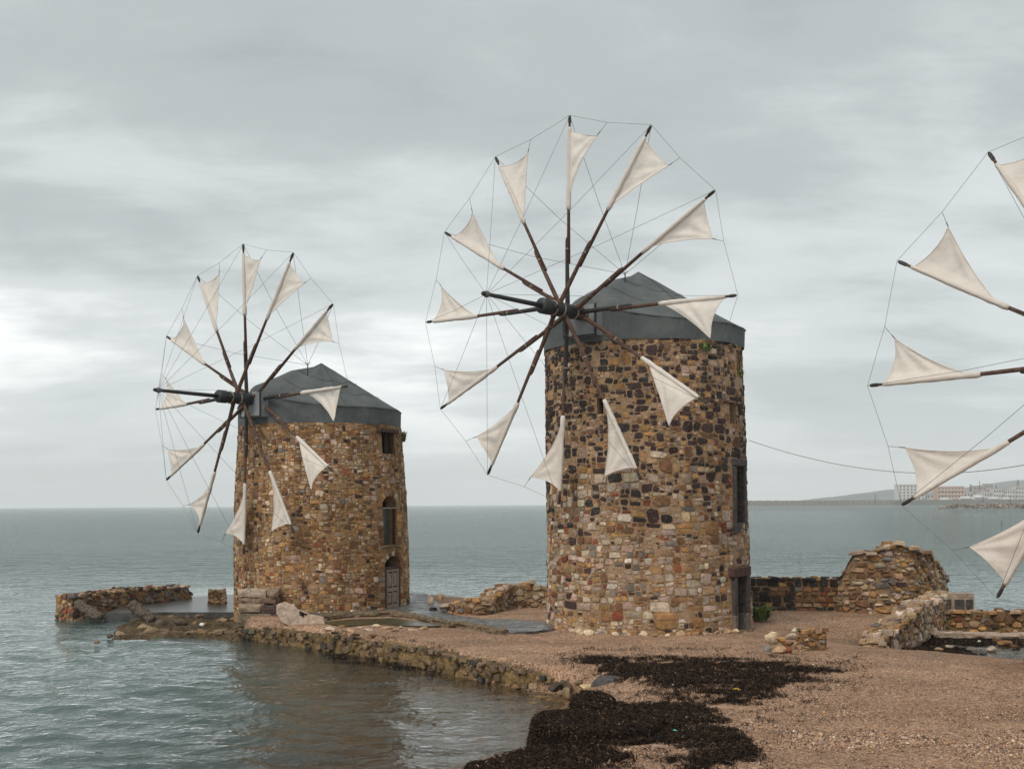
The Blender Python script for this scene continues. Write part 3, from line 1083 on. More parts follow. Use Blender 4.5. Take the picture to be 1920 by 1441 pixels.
def tower(mill, org, T, prof, z0, z1, openings, mortar, colour, sizes, aspect, seed, n_single, gap, height, tilt=(0, 0), arc=(-2.0, 2.0), cover=1.0, areas=None):
    """round rubble tower. prof: [(z, radius)]. openings: dicts(t, w, z0, z1, rise, depth)"""
    T = np.asarray(T, float)
    cam_ang = math.atan2(-T[0], -T[1])                     # azimuth of the direction to the camera
    pz, pr = [p[0] for p in prof], [p[1] for p in prof]

    def Rf(th, z):
        return np.interp(z, pz, pr) + 0.05 * (fbm(np.sin(th) * 2.2 + 9, z * .6, np.cos(th) * 2.2, seed, 3) - .5)

    def fpos(th, z, dr=0.0):
        th, z = np.asarray(th, float), np.asarray(z, float)
        a = cam_ang - th
        r = Rf(th, z) + dr
        k = (z - z0)
        return np.stack([T[0] + r * np.sin(a) + tilt[0] * k, T[1] + r * np.cos(a) + tilt[1] * k, z + 0 * th], -1)

    def fnor(th):
        a = cam_ang - np.asarray(th, float)
        return np.stack([np.sin(a), np.cos(a), 0 * a], -1)

    Rm = float(np.mean(pr))
    ths = list(np.linspace(-math.pi, math.pi, 161)); zs = list(np.arange(z0 - .5, z1 + .01, .16)); zs[-1] = z1
    for o in openings:
        hw = o["w"] / 2 / Rm
        ths += [o["t"] - hw, o["t"] + hw]; zs += [o["z0"], o["z1"]]
        ths = [t for t in ths if t in (o["t"] - hw, o["t"] + hw) or min(abs(t - o["t"] + hw), abs(t - o["t"] - hw)) > .012]
        zs = [z for z in zs if z in (o["z0"], o["z1"]) or min(abs(z - o["z0"]), abs(z - o["z1"])) > .03]
    ths, zs = np.array(sorted(set(ths))), np.array(sorted(set(zs)))
    TH, Z = np.meshgrid(ths, zs)
    dr = -0.002 + 0.06 * (fbm(TH * Rm * 3.2, Z * 4.2, 0, seed + 3, 3) - .5)
    V = fpos(TH.ravel(), Z.ravel(), dr.ravel())
    Fs = grid_faces(len(zs), len(ths))
    ct = (ths[:-1] + ths[1:]) / 2; cz = (zs[:-1] + zs[1:]) / 2
    CT, CZ = np.meshgrid(ct, cz)
    keep = np.ones(CT.size, bool)
    for o in openings:
        hw = o["w"] / 2 / Rm
        keep &= ~((np.abs(CT.ravel() - o["t"]) < hw) & (CZ.ravel() > o["z0"]) & (CZ.ravel() < o["z1"]))
    core = mesh_obj("tower_wall", V, Fs[keep], mortar, mill, org, smooth=True)
    # wall-head ledge
    t_ = np.linspace(-math.pi, math.pi, 97)
    a_, b_ = fpos(t_, 0 * t_ + z1, -.02), fpos(t_, 0 * t_ + z1 + .01, -.5)
    mesh_obj("wall_top", np.concatenate([a_, b_]), grid_faces(2, 97), mortar, mill, org)
    extra = []
    for o in openings:
        hw = o["w"] / 2 / Rm
        rise = o.get("rise", 0)
        dep = o.get("depth", .5)
        t0, t1, za, zb = o["t"] - hw, o["t"] + hw, o["z0"], o["z1"]
        zsnp = zb - rise
        path = [(t0, za), (t1, za), (t1, zsnp)]
        if rise:
            A = np.linspace(0, math.pi, 13)
            arc_pts = [(o["t"] + hw * math.cos(a), zsnp + rise * math.sin(a)) for a in A]
            path += arc_pts[1:]
            vv, ff = [], []
            for k, (t, z) in enumerate(arc_pts):
                vv += list(fpos([t, t], [z, zb], -.03)); 
                if k: ff.append((2 * k - 2, 2 * k, 2 * k + 1, 2 * k - 1))
            mesh_obj("arch_filling", vv, ff, mortar, core, org)
        else:
            path += [(t0, zsnp)]
        vv, ff = [], []
        L = len(path)
        mid = fnor(o["t"])
        for (t, z) in path:
            p = fpos(t, z, -.025)
            vv += [p, p - mid * dep]
        for k in range(L):
            k2 = (k + 1) % L
            ff.append((2 * k, 2 * k2, 2 * k2 + 1, 2 * k + 1))
        mesh_obj("reveal", vv, ff, mortar, core, org)
        mesh_obj("shade_panel", [p for p in vv[1::2]], [tuple(range(L))], M["painted_inside_shade"], core, org)  # flat near-black panel closes the recess, standing for the unlit inside
        o["c"] = fpos(o["t"], (za + zb) / 2, 0); o["n"] = mid; o["tan"] = np.array([-mid[1], mid[0], 0.]) * 1.0
        if o["tan"] @ (fpos(t1, za) - fpos(t0, za)) < 0: o["tan"] = -o["tan"]
        o["p"] = lambda s, z, d, o=o: o["c"] * np.array([1, 1, 0]) + o["tan"] * s + np.array([0, 0, z]) + o["n"] * (-d)
        o["half"] = o["w"] / 2
        # dressed jambs and voussoirs
        rg = random.Random(seed + int(o["z0"] * 10))
        if o.get("jamb", True):
            for sgn in (-1, 1):
                z = za
                while z < zsnp - .05:
                    hh = min(rg.uniform(.16, .34), zsnp - z)
                    ww = rg.uniform(.16, .34)
                    e = (o["t"] * Rm + sgn * (hw * Rm + .01))
                    f_ = e + sgn * ww
                    extra.append([(min(e, f_), z), (max(e, f_), z), (max(e, f_), z + hh), (min(e, f_), z + hh)])
                    z += hh
            if rise:
                nv = 9
                for k in range(nv):
                    a0, a1 = math.pi * k / nv, math.pi * (k + 1) / nv
                    r1 = 1.0
                    q = []
                    for a, rr in ((a0, 0), (a1, 0), (a1, .26), (a0, .26)):
                        q.append((o["t"] * Rm + math.cos(a) * (hw * Rm + .01 + rr), zsnp + math.sin(a) * (rise + .01 + rr)))
                    extra.append(q)
    rng = random.Random(seed)
    W = (arc[1] - arc[0]) * Rm; H = z1 - z0
    cells = []
    for (c, r, poly) in (rubble(W, H, rng, areas, .07, seed) if areas else pack(W, H, sizes, aspect, rng, cover)):
        poly = [(p[0] + arc[0] * Rm, min(max(p[1] + z0, z0 - .15), z1 - .01)) for p in poly]
        cu, cv = c[0] + arc[0] * Rm, c[1] + z0
        skip = False
        for o in openings:
            m_ = .30 if o.get("jamb", True) else o.get("margin", .02)
            ou, hw_ = o["t"] * Rm, o["w"] / 2 + m_
            za, zb = o["z0"] - .01, o["z1"] + (.27 if o.get("rise") else o.get("top", .02))
            if abs(cu - ou) < hw_ and za < cv < zb: skip = True; break
            if max(abs(p[0] - ou) for p in poly) >= 0 and min(p[0] for p in poly) < ou + hw_ and max(p[0] for p in poly) > ou - hw_ and min(p[1] for p in poly) < zb and max(p[1] for p in poly) > za:
                opts = [clip(poly, 1, 0, ou - hw_), clip(poly, -1, 0, -(ou + hw_)), clip(poly, 0, 1, za), clip(poly, 0, -1, -zb)]
                poly = max(opts, key=lambda q: poly_area(q) if len(q) > 2 else 0)
                if len(poly) < 3: skip = True; break
        if not skip: cells.append(poly)
    cells += extra

    def fmap(U, Vv):
        th = np.asarray(U) / Rm
        return fpos(th, Vv), fnor(th)
    vis = lambda uu, vv_: max(0.0, math.cos(uu / Rm)) if abs(uu / Rm) < 1.5 else 0.0
    stone_skin(core, org, cells, fmap, colour, rng, gap, height, M["stone"], n_single, vis, 0 if areas else 1)
    return core, fpos, fnor, Rm


def roof_cone(mill, org, T, Rr, z0, ze, zap, axis_n, axis_z, seed, tilt=(0, 0), apex_off=(0, 0)):
    T = np.array([T[0], T[1], 0.]) + np.array([tilt[0] * z0, tilt[1] * z0, 0])
    az0 = math.atan2(axis_n[0], axis_n[1])
    na, nr = 120, 18
    V = []
    cols = []
    A = np.linspace(0, 2 * math.pi, na, endpoint=False)
    rows = [(z0, Rr + .03, 'k'), (z0 + .12, Rr + .035, 'k'), ((z0 + ze) / 2, Rr + .03, 'k'), (ze - .03, Rr + .035, 'k'), (ze, Rr + .045, 'k'), (ze + .04, Rr + .03, 'k')]
    for z, r, _ in rows:
        wob = .03 * (fbm(np.cos(A) * 4, np.sin(A) * 4, z * 2, seed, 3) - .5) * 2
        fac = 1 - .012 * (1 + np.cos(12 * A))
        V.append(np.stack([T[0] + (r * fac + wob) * np.sin(A), T[1] + (r * fac + wob) * np.cos(A), np.full(na, z) + (.42 * np.exp(-(((A - az0 + math.pi) % (2 * math.pi) - math.pi) / .55) ** 2) * min(1, max(0, (z - z0 - .1) / .4)) +.04 * (fbm(np.cos(A) * 2, np.sin(A) * 2, 5, seed, 2) - .5) if z > z0 + .2 else 0)], 1))
    ap = np.array([T[0] + apex_off[0], T[1] + apex_off[1], zap])
    for i in range(1, nr + 1):
        t = i / nr
        r = Rr * (1 - t)
        base = V[5] * (1 - t) + ap * t
        dA = (A - az0 + math.pi) % (2 * math.pi) - math.pi
        # a sheet stretched over rafters: slight sag between them, raised over the axle beam
        sag = -.09 * (1 - np.cos(12 * A)) * t * (1 - t) * 2
        hump = np.exp(-(dA * r / .95) ** 2) * .34 * np.clip((1 - t - .12) * 2.6, 0, 1)
        b2 = base.copy(); b2[:, 2] += sag + hump
        V.append(b2)
    nrow = len(V)
    Vv = np.concatenate(V)
    Fc = []
    for i in range(nrow - 1):
        for k in range(na):
            k2 = (k + 1) % na
            Fc.append((i * na + k2, i * na + k, (i + 1) * na + k, (i + 1) * na + k2))
    roof = mesh_obj("roof", Vv, Fc, M["roof"], mill, org, smooth=True)
    # stitched seams: thin cords lying on the felt
    rows_cone = V[5:]
    for f_, wv in ((.28, .03), (.60, .02)):
        i = int(f_ * nr)
        pts = [rows_cone[i][k] + np.array([0, 0, .02 + wv * math.sin(k * .5)]) for k in range(0, na, 3)]
        w = MB(); w.tube(pts + [pts[0]], .007, 5, cap=False); w.build("seam", M["seam"], roof, org)
    for k in (8, 47, 88):
        pts = [rows_cone[i][(k + 4) % na] + np.array([0, 0, .015]) for i in range(0, nr)]
        w = MB(); w.tube(pts, .007, 5); w.build("seam", M["seam"], roof, org)
    pts = [V[4][k] * 1.0 for k in range(na)]
    w = MB(); w.tube(pts + [pts[0]], [.020 + .010 * math.sin(k * 1.7) + .008 * math.sin(k * .63) for k in range(na + 1)], 6, cap=False); w.build("eave_fold", M["roof"], roof, org, True)
    # boarded box where the axle leaves the roof
    n = np.asarray(axis_n); uu = np.array([n[1], -n[0], 0.])
    c = np.array([T[0], T[1], axis_z]) + n * (Rr - .25) + np.array([0, 0, -.20])
    rot = np.stack([uu, n, np.array([0, 0, 1.])], 1)
    w = MB(); w.box(c, (1.25, 1.0, .95), rot); hood = w.build("axle_housing", M["grey_panel"], roof, org)
    w = MB()
    for s in (-1, 1):
        w.box(c + uu * s * .60 + n * .505, (.07, .04, .97), rot)
    w.box(c + n * .506 + np.array([0, 0, -.46]), (1.14, .04, .06), rot)
    w.build("housing_frame", M["seam"], hood, org)
    return roof, ap


def axis(deg, tilt=0.0):
    a = math.radians(deg); t = math.radians(tilt)
    return np.array([math.sin(a) * math.cos(t), -math.cos(a) * math.cos(t), math.sin(t)])


GROUP_MILL = "stone windmills along the shore"
ARM_OFF = [-.15, .40, -.45, -.60, -.70, .10, -.15, .40, -.35, .75, -.55, .15]


# --- the tall mill in the middle
def middle_colour(u, v, a, rng):
    t = min(1, max(0, (v - 3.3) / 3.0))
    if rng.random() < t:
        if a < .016: w = dict(tan=.30, ochre=.17, brown=.20, pink=.10, pale=.06, purple=.12, grey=.03, basalt=.04)
        elif a < .045: w = dict(purple=.44, basalt=.22, brown=.12, ochre=.12, tan=.13, pink=.06, pale=.05, grey=.02)
        else: w = dict(purple=.42, basalt=.20, brown=.10, ochre=.09, tan=.06, pink=.05, pale=.04)
    else:
        if a < .016: w = dict(tan=.30, ochre=.18, pale=.14, brown=.18, pink=.08, rust=.05, cream=.05)
        else: w = dict(pale=.28 + (.25 if a > .05 else 0), tan=.12, ochre=.20, pink=.09, grey=.08, brown=.15, purple=.08, basalt=.05, rust=.06, cream=.06, white=.055)
    return pick(rng, w)


TM = np.array([4.53, 37.3])
orgM = (TM[0], TM[1], 0.55)
millM = thing("windmill", "tall round stone windmill in the middle with dark blocks in its upper courses", "windmill", orgM, GROUP_MILL)
opM = [dict(t=1.08, w=.80, z0=.55, z1=2.25, jamb=False, margin=.30, top=.36), dict(t=1.13, w=.80, z0=3.94, z1=5.74, jamb=False, margin=.22, top=.22),
       dict(t=1.03, w=.50, z0=7.08, z1=7.75, jamb=False, depth=.35), dict(t=1.20, w=.40, z0=8.75, z1=9.45, jamb=False, depth=.4),
       dict(t=-.42, w=.22, z0=7.35, z1=7.85, jamb=False, depth=.3)]
tiltM = (-.016, 0)
sizM = lambda r: r.choices((r.uniform(.04, .07), r.uniform(.07, .12), r.uniform(.125, .19), r.uniform(.19, .30)), (.42, .30, .20, .08))[0]
coreM, fposM, fnorM, RmM = tower(millM, orgM, TM, [(0, 3.48), (.8, 3.38), (2, 3.33), (6, 3.28), (9.6, 3.24)], .45, 9.62, opM, M["mortar_tan"], middle_colour, sizM, 1.45, 21, 300, .011, .030, tiltM, areas=lambda r: r.choices((r.uniform(.012, .03), r.uniform(.03, .07), r.uniform(.07, .15), r.uniform(.15, .28)), (.24, .32, .32, .12))[0])
nM = axis(-39.5, -.3)
CM = np.array([1.62, 33.77, 10.42])
roofM, apM = roof_cone(millM, orgM, TM, 3.30, 9.60, 10.2, 12.3, axis(-39.5), 10.42, 4, tiltM, (-.12, 0))
sail_wheel(millM, orgM, CM, nM, 5.69, math.radians(2.6), list(range(12)), ARM_OFF)


def stay_post(mill, org, p, tips_px, Y, roof):
    w = MB(); w.tube([p - np.array([0, 0, .42]), p, p + np.array([0, 0, .05])], [.022, .022, .012], 6)
    w.tube([p + np.array([-.10, 0, .10]), p, p + np.array([.10, 0, .10])], .012, 5)
    w.build("stay_post", M["iron"], mill, org)
    for q in tips_px:
        w = MB(); w.tube([p, (p + q) / 2 - np.array([0, 0, .12]), q], .0065, 5)
        w.build("stay_rope", M["rope"], mill, org)


def wheel_tips(C, n, R, phase, ks):
    u = np.cross(np.array([0, 0, 1.0]), n); u /= np.linalg.norm(u); u = u if u[0] > 0 else -u
    v = np.cross(n, u); v = v if v[2] > 0 else -v
    return [C + (R + .1) * (math.cos(phase + k * math.pi / 6) * v + math.sin(phase + k * math.pi / 6) * u) for k in ks]


stay_post(millM, orgM, atd(1172, 514, 35.8), wheel_tips(CM, nM, 5.69, math.radians(2.6), (10, 11, 0, 1, 2)), 0, roofM)


def opening_box(o, parent, org, name, s0, s1, z0, z1, d0, d1, mat, bev=0.012):
    """a block set in an opening: s across, z up, d depth into the wall"""
    bm = bmesh.new()
    vs = [bm.verts.new(o["p"](s, z, d)) for d in (d0, d1) for (s, z) in ((s0, z0), (s1, z0), (s1, z1), (s0, z1))]
    for f in ((0, 1, 2, 3), (7, 6, 5, 4), (0, 4, 5, 1), (1, 5, 6, 2), (2, 6, 7, 3), (3, 7, 4, 0)):
        bm.faces.new([vs[i] for i in f])
    bmesh.ops.recalc_face_normals(bm, faces=bm.faces)
    if bev: bmesh.ops.bevel(bm, geom=bm.edges[:], offset=bev, segments=1, affect="EDGES")
    me = bpy.data.meshes.new(name)
    bmesh.ops.translate(bm, verts=bm.verts, vec=-Vector(org))
    bm.to_mesh(me); bm.free()
    me.materials.append(mat)
    ob = bpy.data.objects.new(name, me); ob.parent = parent; COL.objects.link(ob)
    return ob


o = opM[0]                                           # doorway: black and grey jamb stones, timber lintel, dark door leaf
dr = opening_box(o, millM, orgM, "door", -.42, .42, .55, 2.25, .34, .40, M["shutter"])
for k in range(5):
    opening_box(o, dr, orgM, "plank", -.41 + k * .165, -.41 + k * .165 + .15, .6, 2.22, .30, .345, M["shutter"])
for s in (-1, 1):
    for (za, zb, mt) in ((.5, 1.08, "grey_jamb"), (1.085, 1.36, "dark_jamb"), (1.365, 2.24, "dark_jamb")):
        a, b = sorted((s * .345, s * .60))
        opening_box(o, millM, orgM, "jamb_stone", a, b, za, zb, -.02, .48, M[mt], .025)
opening_box(o, millM, orgM, "lintel", -.74, .66, 2.25, 2.58, -.035, .4, M["lintel"], .04)
o = opM[1]                                           # upper window with shutter, stone sill and lintel
sh = opening_box(o, millM, orgM, "shutter", -.39, .39, 3.98, 5.70, .26, .31, M["shutter"])
for k in range(4):
    opening_box(o, sh, orgM, "plank", -.38 + k * .195, -.38 + k * .195 + .18, 4.0, 5.68, .22, .265, M["shutter"])
for z in (4.35, 5.2):
    opening_box(o, sh, orgM, "batten", -.37, .37, z, z + .10, .19, .225, M["dark_timber"])
for s in (-1, 1):
    a, b = sorted((s * .34, s * .53))
    opening_box(o, millM, orgM, "jamb_stone", a, b, 3.94, 5.74, -.025, .46, M["dark_jamb"], .025)
opening_box(o, millM, orgM, "lintel", -.55, .55, 5.745, 5.98, -.04, .3, M["dark_jamb"], .03)
opening_box(o, millM, orgM, "sill", -.56, .52, 3.60, 3.955, -.03, .3, M["dark_jamb"], .03)


def footing(mill, org, fpos, n, t0, t1, seed, z):
    rg = random.Random(seed)
    for k in range(n):
        th = rg.uniform(t0, t1); q = rg.uniform(.07, .17)
        p = fpos(th, z, rg.uniform(-.02, .16))
        boulder("footing_stone", None, None, p, (q * 1.3, q, q * .8), PAL[rg.choice(("pale", "tan", "cream", "brown", "pink", "grey", "ochre"))], seed * 50 + k, parent=mill, org=org, rotz=rg.uniform(0, 6))


# --- the shorter mill on the left
def left_colour(u, v, a, rng):
    pale = math.exp(-((u - 1.5) / 1.1) ** 2 - ((v - 5.7) / .8) ** 2)
    w = dict(ochre=.21, tan=.26, brown=.25, rust=.06, grey=.025, pink=.07, purple=.06 if a > .015 else .01, basalt=.02 if a > .015 else 0, pale=.05 + .7 * pale, cream=.05)
    return pick(rng, w)


TL = np.array([-7.56, 44.6])
orgL = (TL[0], TL[1], 0.55)
millL = thing("windmill", "shorter ochre stone windmill on the left with an arched doorway and weathered door", "windmill", orgL, GROUP_MILL)
opL = [dict(t=.90, w=.95, z0=.62, z1=2.62, rise=.42), dict(t=.885, w=.92, z0=3.05, z1=4.92, rise=.40), dict(t=.935, w=.92, z0=6.55, z1=7.36, jamb=False, margin=.16, top=.2)]
sizL = lambda r: r.choices((r.uniform(.04, .07), r.uniform(.07, .115), r.uniform(.12, .17), r.uniform(.17, .25)), (.46, .32, .17, .05))[0]
coreL, fposL, fnorL, RmL = tower(millL, orgL, TL, [(0, 3.46), (1, 3.42), (3, 3.42), (5, 3.34), (7.64, 3.17)], .45, 7.66, opL, M["mortar_ochre"], left_colour, sizL, 1.65, 33, 300, .009, .028, (-.006, 0), areas=lambda r: r.choices((r.uniform(.009, .022), r.uniform(.022, .05), r.uniform(.05, .11), r.uniform(.11, .18)), (.32, .36, .26, .06))[0])
nL = axis(-39.6, .8)
CL = np.array([-9.97, 41.69, 8.57])
roofL, apL = roof_cone(millL, orgL, TL, 3.17, 7.64, 8.28, 10.25, axis(-39.6), 8.57, 9, (-.006, 0), (.05, 0))
sail_wheel(millL, orgL, CL, nL, 5.66, math.radians(-.6), list(range(12)), ARM_OFF)
stay_post(millL, orgL, atd(577, 684, 43.0), wheel_tips(CL, nL, 5.66, math.radians(-.6), (10, 11, 0, 1, 2)), 0, roofL)
o = opL[0]                                           # weathered panelled door under the arch
dr = opening_box(o, millL, orgL, "door", -.46, .46, .64, 2.14, .07, .12, M["shutter"])
for a, b, z0, z1 in ((-.40, .40, .66, .78), (-.40, .40, 1.28, 1.42), (-.40, .40, 2.03, 2.13), (-.40, -.31, .79, 1.27), (.31, .40, .79, 1.27), (-.40, -.31, 1.43, 2.02), (.31, .40, 1.43, 2.02)):
    opening_box(o, dr, orgL, "rail", a, b, z0, z1, .03, .075, M["old_door"], .006)
for s0, s1, z0, z1 in ((-.27, -.08, 1.47, 1.98), (.08, .27, 1.47, 1.98), (-.27, -.08, .83, 1.23), (.08, .27, .83, 1.23)):
    opening_box(o, dr, orgL, "door_panel", s0, s1, z0, z1, .035, .08, M["old_door"], .018)
opening_box(o, dr, orgL, "meeting_stile", -.035, .035, .66, 2.12, .03, .075, M["old_door"], .008)
for s in (-1, 1):
    a, b = sorted((s * .405, s * .475))
    opening_box(o, millL, orgL, "door_frame", a, b, .64, 2.19, .01, .30, M["lintel"], .01)
opening_box(o, millL, orgL, "transom", -.475, .475, 2.14, 2.22, .005, .30, M["lintel"], .01)
o = opL[1]
opening_box(o, millL, orgL, "window_pane", -.38, .46, 3.08, 4.45, .40, .42, M["green_pane"], .005)
opening_box(o, millL, orgL, "window_bar", -.46, .46, 4.44, 4.49, .05, .10, M["lashing"], .005)
opening_box(o, millL, orgL, "window_frame", .38, .455, 3.08, 4.5, .12, .2, M["shutter"], .01)
opening_box(o, millL, orgL, "sill", -.56, .56, 2.94, 3.04, -.08, .3, M["kerb"], .03)
o = opL[2]
opening_box(o, millL, orgL, "lintel", -.70, .62, 7.36, 7.52, -.08, .3, M["lintel"], .02)
for a, b in ((-.46, -.39), (.28, .36), (.39, .46)):
    opening_box(o, millL, orgL, "window_frame", a, b, 6.56, 7.35, .10, .2, M["shutter"], .008)
sh = opening_box(o, millL, orgL, "shutter", .02, .29, 6.58, 7.33, .22, .26, M["shutter"], .008)
for k in range(2):
    opening_box(o, sh, orgL, "plank", .03 + k * .13, .145 + k * .13, 6.6, 7.3, .19, .225, M["shutter"], .006)


# --- the third mill, its tower outside the frame on the right
n3 = axis(-40, 0)
C3 = np.array([13.10, 23.43, 7.48])
T3 = (C3 - n3 * 4.2)[:2]
org3 = (T3[0], T3[1], .5)
mill3 = thing("windmill", "windmill cut off by the right edge, only some of its sails reaching into view", "windmill", org3, GROUP_MILL)
sizS = lambda r: r.choices((r.uniform(.08, .12), r.uniform(.12, .2)), (.6, .4))[0]
tower(mill3, org3, T3, [(0, 3.3), (6.5, 3.1)], .3, 6.6, [], M["mortar_tan"], left_colour, sizS, 1.4, 44, 0, .016, .05)
roof_cone(mill3, org3, T3, 3.12, 6.58, 7.2, 9.2, axis(-40), 7.48, 3)
sail_wheel(mill3, org3, C3, n3, 5.7, math.radians(-.7), list(range(12)), ARM_OFF)

# cable slung between the middle mill and the one on the right
p0, p1 = atd(1404, 825, 37.0), atd(2030, 845, 25.2)
pm = atd(1690, 885, 31.5)
w = MB()
ctrl = 2 * pm - (p0 + p1) / 2
w.tube([p0 * (1 - t) ** 2 + ctrl * 2 * t * (1 - t) + p1 * t * t for t in np.linspace(0, 1, 40)], .0085, 6)
cb = w.build("cable", M["rope"], None, p0)
tag(cb, "thin dark cable sagging from the middle windmill towards the mill on the right", "cable")


# ------------------------------------------------------------------ ruined walls
def stone_wall(name, label, cat, path, base, heights, thick, palette, sizes, seed, mortar, n_single=300, gap=.016, hstone=.045, aspect=1.3, ragged=.12, group=None, colour=None, mat="stone", cover=.8, rows=None, rough=.05, fine=.14):
    """ruined wall along a polyline (world xy), per-point heights above base"""
    rng = random.Random(seed)
    path = [np.array(p[:2], float) for p in path]
    seg = [np.linalg.norm(path[i + 1] - path[i]) for i in range(len(path) - 1)]
    S = np.concatenate([[0], np.cumsum(seg)]); L = S[-1]
    pth = np.array(path); hts = np.array(heights, float)
    org = np.array([pth[:, 0].mean(), pth[:, 1].mean(), base])
    root = thing(name, label, cat, org, group)

    def P(s):
        s = np.clip(s, 0, L)
        return np.stack([np.interp(s, S, pth[:, 0]), np.interp(s, S, pth[:, 1])], -1)

    def Nn(s):
        a, b = P(np.asarray(s) - .12), P(np.asarray(s) + .12)
        d = b - a; d = d / (np.linalg.norm(d, axis=-1, keepdims=True) + 1e-9)
        nn = np.stack([d[..., 1], -d[..., 0]], -1)
        return nn
    # make +normal face the camera
    mids = P(np.array([L / 2]))[0]
    flip = -1.0 if (Nn(np.array([L / 2]))[0] @ (-mids)) < 0 else 1.0

    def Ht(s):
        s = np.asarray(s, float)
        h = np.interp(s, S, hts)
        return np.maximum(.06, h + ragged * (fbm(s * 1.7 + seed, s * 0, 0, seed, 3) - .5) * 2 * np.minimum(1, h / .4))
    # outline loop: front (camera side) left to right, end cap, back, end cap
    r = thick / 2
    perim_parts = [L, thick, L, thick]
    cum = np.cumsum([0] + perim_parts)

    def loop(u):
        u = np.mod(np.asarray(u, float), cum[-1])
        s = np.empty_like(u); off = np.empty_like(u); nx = np.empty_like(u); al = np.zeros_like(u)
        a = u < cum[1]; s[a] = u[a]; off[a] = r; nx[a] = 1
        b = (u >= cum[1]) & (u < cum[2]); s[b] = L; off[b] = r - (u[b] - cum[1]); nx[b] = 0; al[b] = 1
        c = (u >= cum[2]) & (u < cum[3]); s[c] = L - (u[c] - cum[2]); off[c] = -r; nx[c] = -1
        d = u >= cum[3]; s[d] = 0; off[d] = -r + (u[d] - cum[3]); nx[d] = 0; al[d] = -1
        nn = Nn(s) * flip
        tt = np.stack([-nn[:, 1], nn[:, 0]], -1)
        dirn = P(s + .1) - P(s - .1)
        sg = np.sign((tt * dirn).sum(-1)); tt = tt * sg[:, None]
        xy = P(s) + nn * off[:, None]
        nor = nn * nx[:, None] + tt * al[:, None]
        return s, xy, nor

    def fmap(U, V):
        s, xy, nor = loop(U)
        h = Ht(s)
        Vc = np.minimum(V, h)
        lean = -.06 * (Vc / 1.0)
        p = np.concatenate([xy + nor * lean[:, None], (base + Vc)[:, None]], 1)
        nn = np.concatenate([nor, np.where(V > h - .07, .6, .05)[:, None]], 1)
        return p, nn / np.linalg.norm(nn, axis=1, keepdims=True)
    # core
    nu, nv = max(16, int(cum[-1] / fine)), max(5, int(hts.max() / fine))
    Ug = np.linspace(0, cum[-1], nu)
    V = []
    for j in range(nv):
        s, xy, nor = loop(Ug)
        h = (Ht(s) - .03) * j / (nv - 1)
        z = base + h - (.3 if j == 0 else 0)
        jit = (-.035 + rough * 1.5 * (fbm(Ug * 4, np.full_like(Ug, j * .7 * fine / .14), 0, seed + 2, 3) - .5)) - .06 * h
        p2 = xy + nor * jit[:, None]
        V.append(np.concatenate([p2, z[:, None]], 1))
    Fc = grid_faces(nv, nu).tolist()
    Vn = np.concatenate(V)
    # top: strips across between the front and back edge
    m_ = max(6, int(L / fine))
    ss = np.linspace(0, L, m_)
    top = []
    for k, o_ in enumerate((1, .33, -.33, -1)):
        xy = P(ss) + Nn(ss) * flip * (r - .06) * o_
        top.append(np.concatenate([xy, (base + Ht(ss) - .03 + (0.04 if abs(o_) < .5 else 0) + .05 * (fbm(ss * 3, ss * 0 + k, 0, seed, 2) - .5))[:, None]], 1))
    Ft = grid_faces(4, m_) + len(Vn)
    core = mesh_obj("wall_core", np.concatenate([Vn] + top), np.concatenate([np.array(Fc), Ft]), mortar, root, org)
    cells = []
    Hm = hts.max() + ragged
    for (c, rr, poly) in (courses(cum[-1], Hm, rng, rows, .22, .5) if rows else pack(cum[-1], Hm, sizes, aspect, rng, cover)):
        s, xy, nor = loop(np.array([c[0]]))
        if c[1] > Ht(s)[0] - .02 or (not rows and c[1] > min(Ht(s - .16)[0], Ht(s + .16)[0]) + .02): continue
        if rows: poly = [(a_, min(b_, Ht(s)[0] + .02)) for a_, b_ in poly]
        if nor[0] @ (-xy[0] / np.linalg.norm(xy[0])) < -.35: continue
        cells.append(poly)
    colf = colour or (lambda u_, v_, a, rg: pick(rg, palette))
    vis = lambda u_, v_: 1.0
    ntop = int(n_single * .2)
    stone_skin(core, org, cells, fmap, colf, rng, gap, hstone, M[mat], n_single - ntop, vis)

    def ftop(U, V):
        U = np.asarray(U); s = U
        xy = P(s) + Nn(s) * flip * (np.asarray(V) - r)[:, None]
        hm_ = Ht(np.array([s.mean()]))[0]; z = base + hm_ + .35 * (Ht(s) - hm_) - .02
        p = np.concatenate([xy, z[:, None]], 1)
        nn = np.tile(np.array([0, 0, 1.]), (len(s), 1))
        return p, nn
    cells = [poly for (c, rr, poly) in pack(L, thick, sizes, 1.0, rng, .85)]
    stone_skin(core, org, cells, ftop, colf, rng, gap, hstone * 1.5, M[mat], ntop, vis)
    return root


sz = lambda a, b, c: (lambda r: r.choices((r.uniform(a, b), r.uniform(b, c)), (.55, .45))[0])
PAL_RUIN = dict(tan=.22, ochre=.22, brown=.16, pale=.12, grey=.10, pink=.06, rust=.05, purple=.05, cream=.03)
PAL_SEA = dict(brown=.24, tan=.18, dbrown=.16, grey=.12, rust=.07, purple=.08, ochre=.10, pink=.04, olive=.08)
PAL_QUAY = dict(dbrown=.20, olive=.34, moss=.42, tan=.02, basalt=.03)
PAL_PALE = dict(pale=.28, tan=.24, ochre=.14, pink=.10, brown=.10, grey=.08, cream=.08, white=.03)

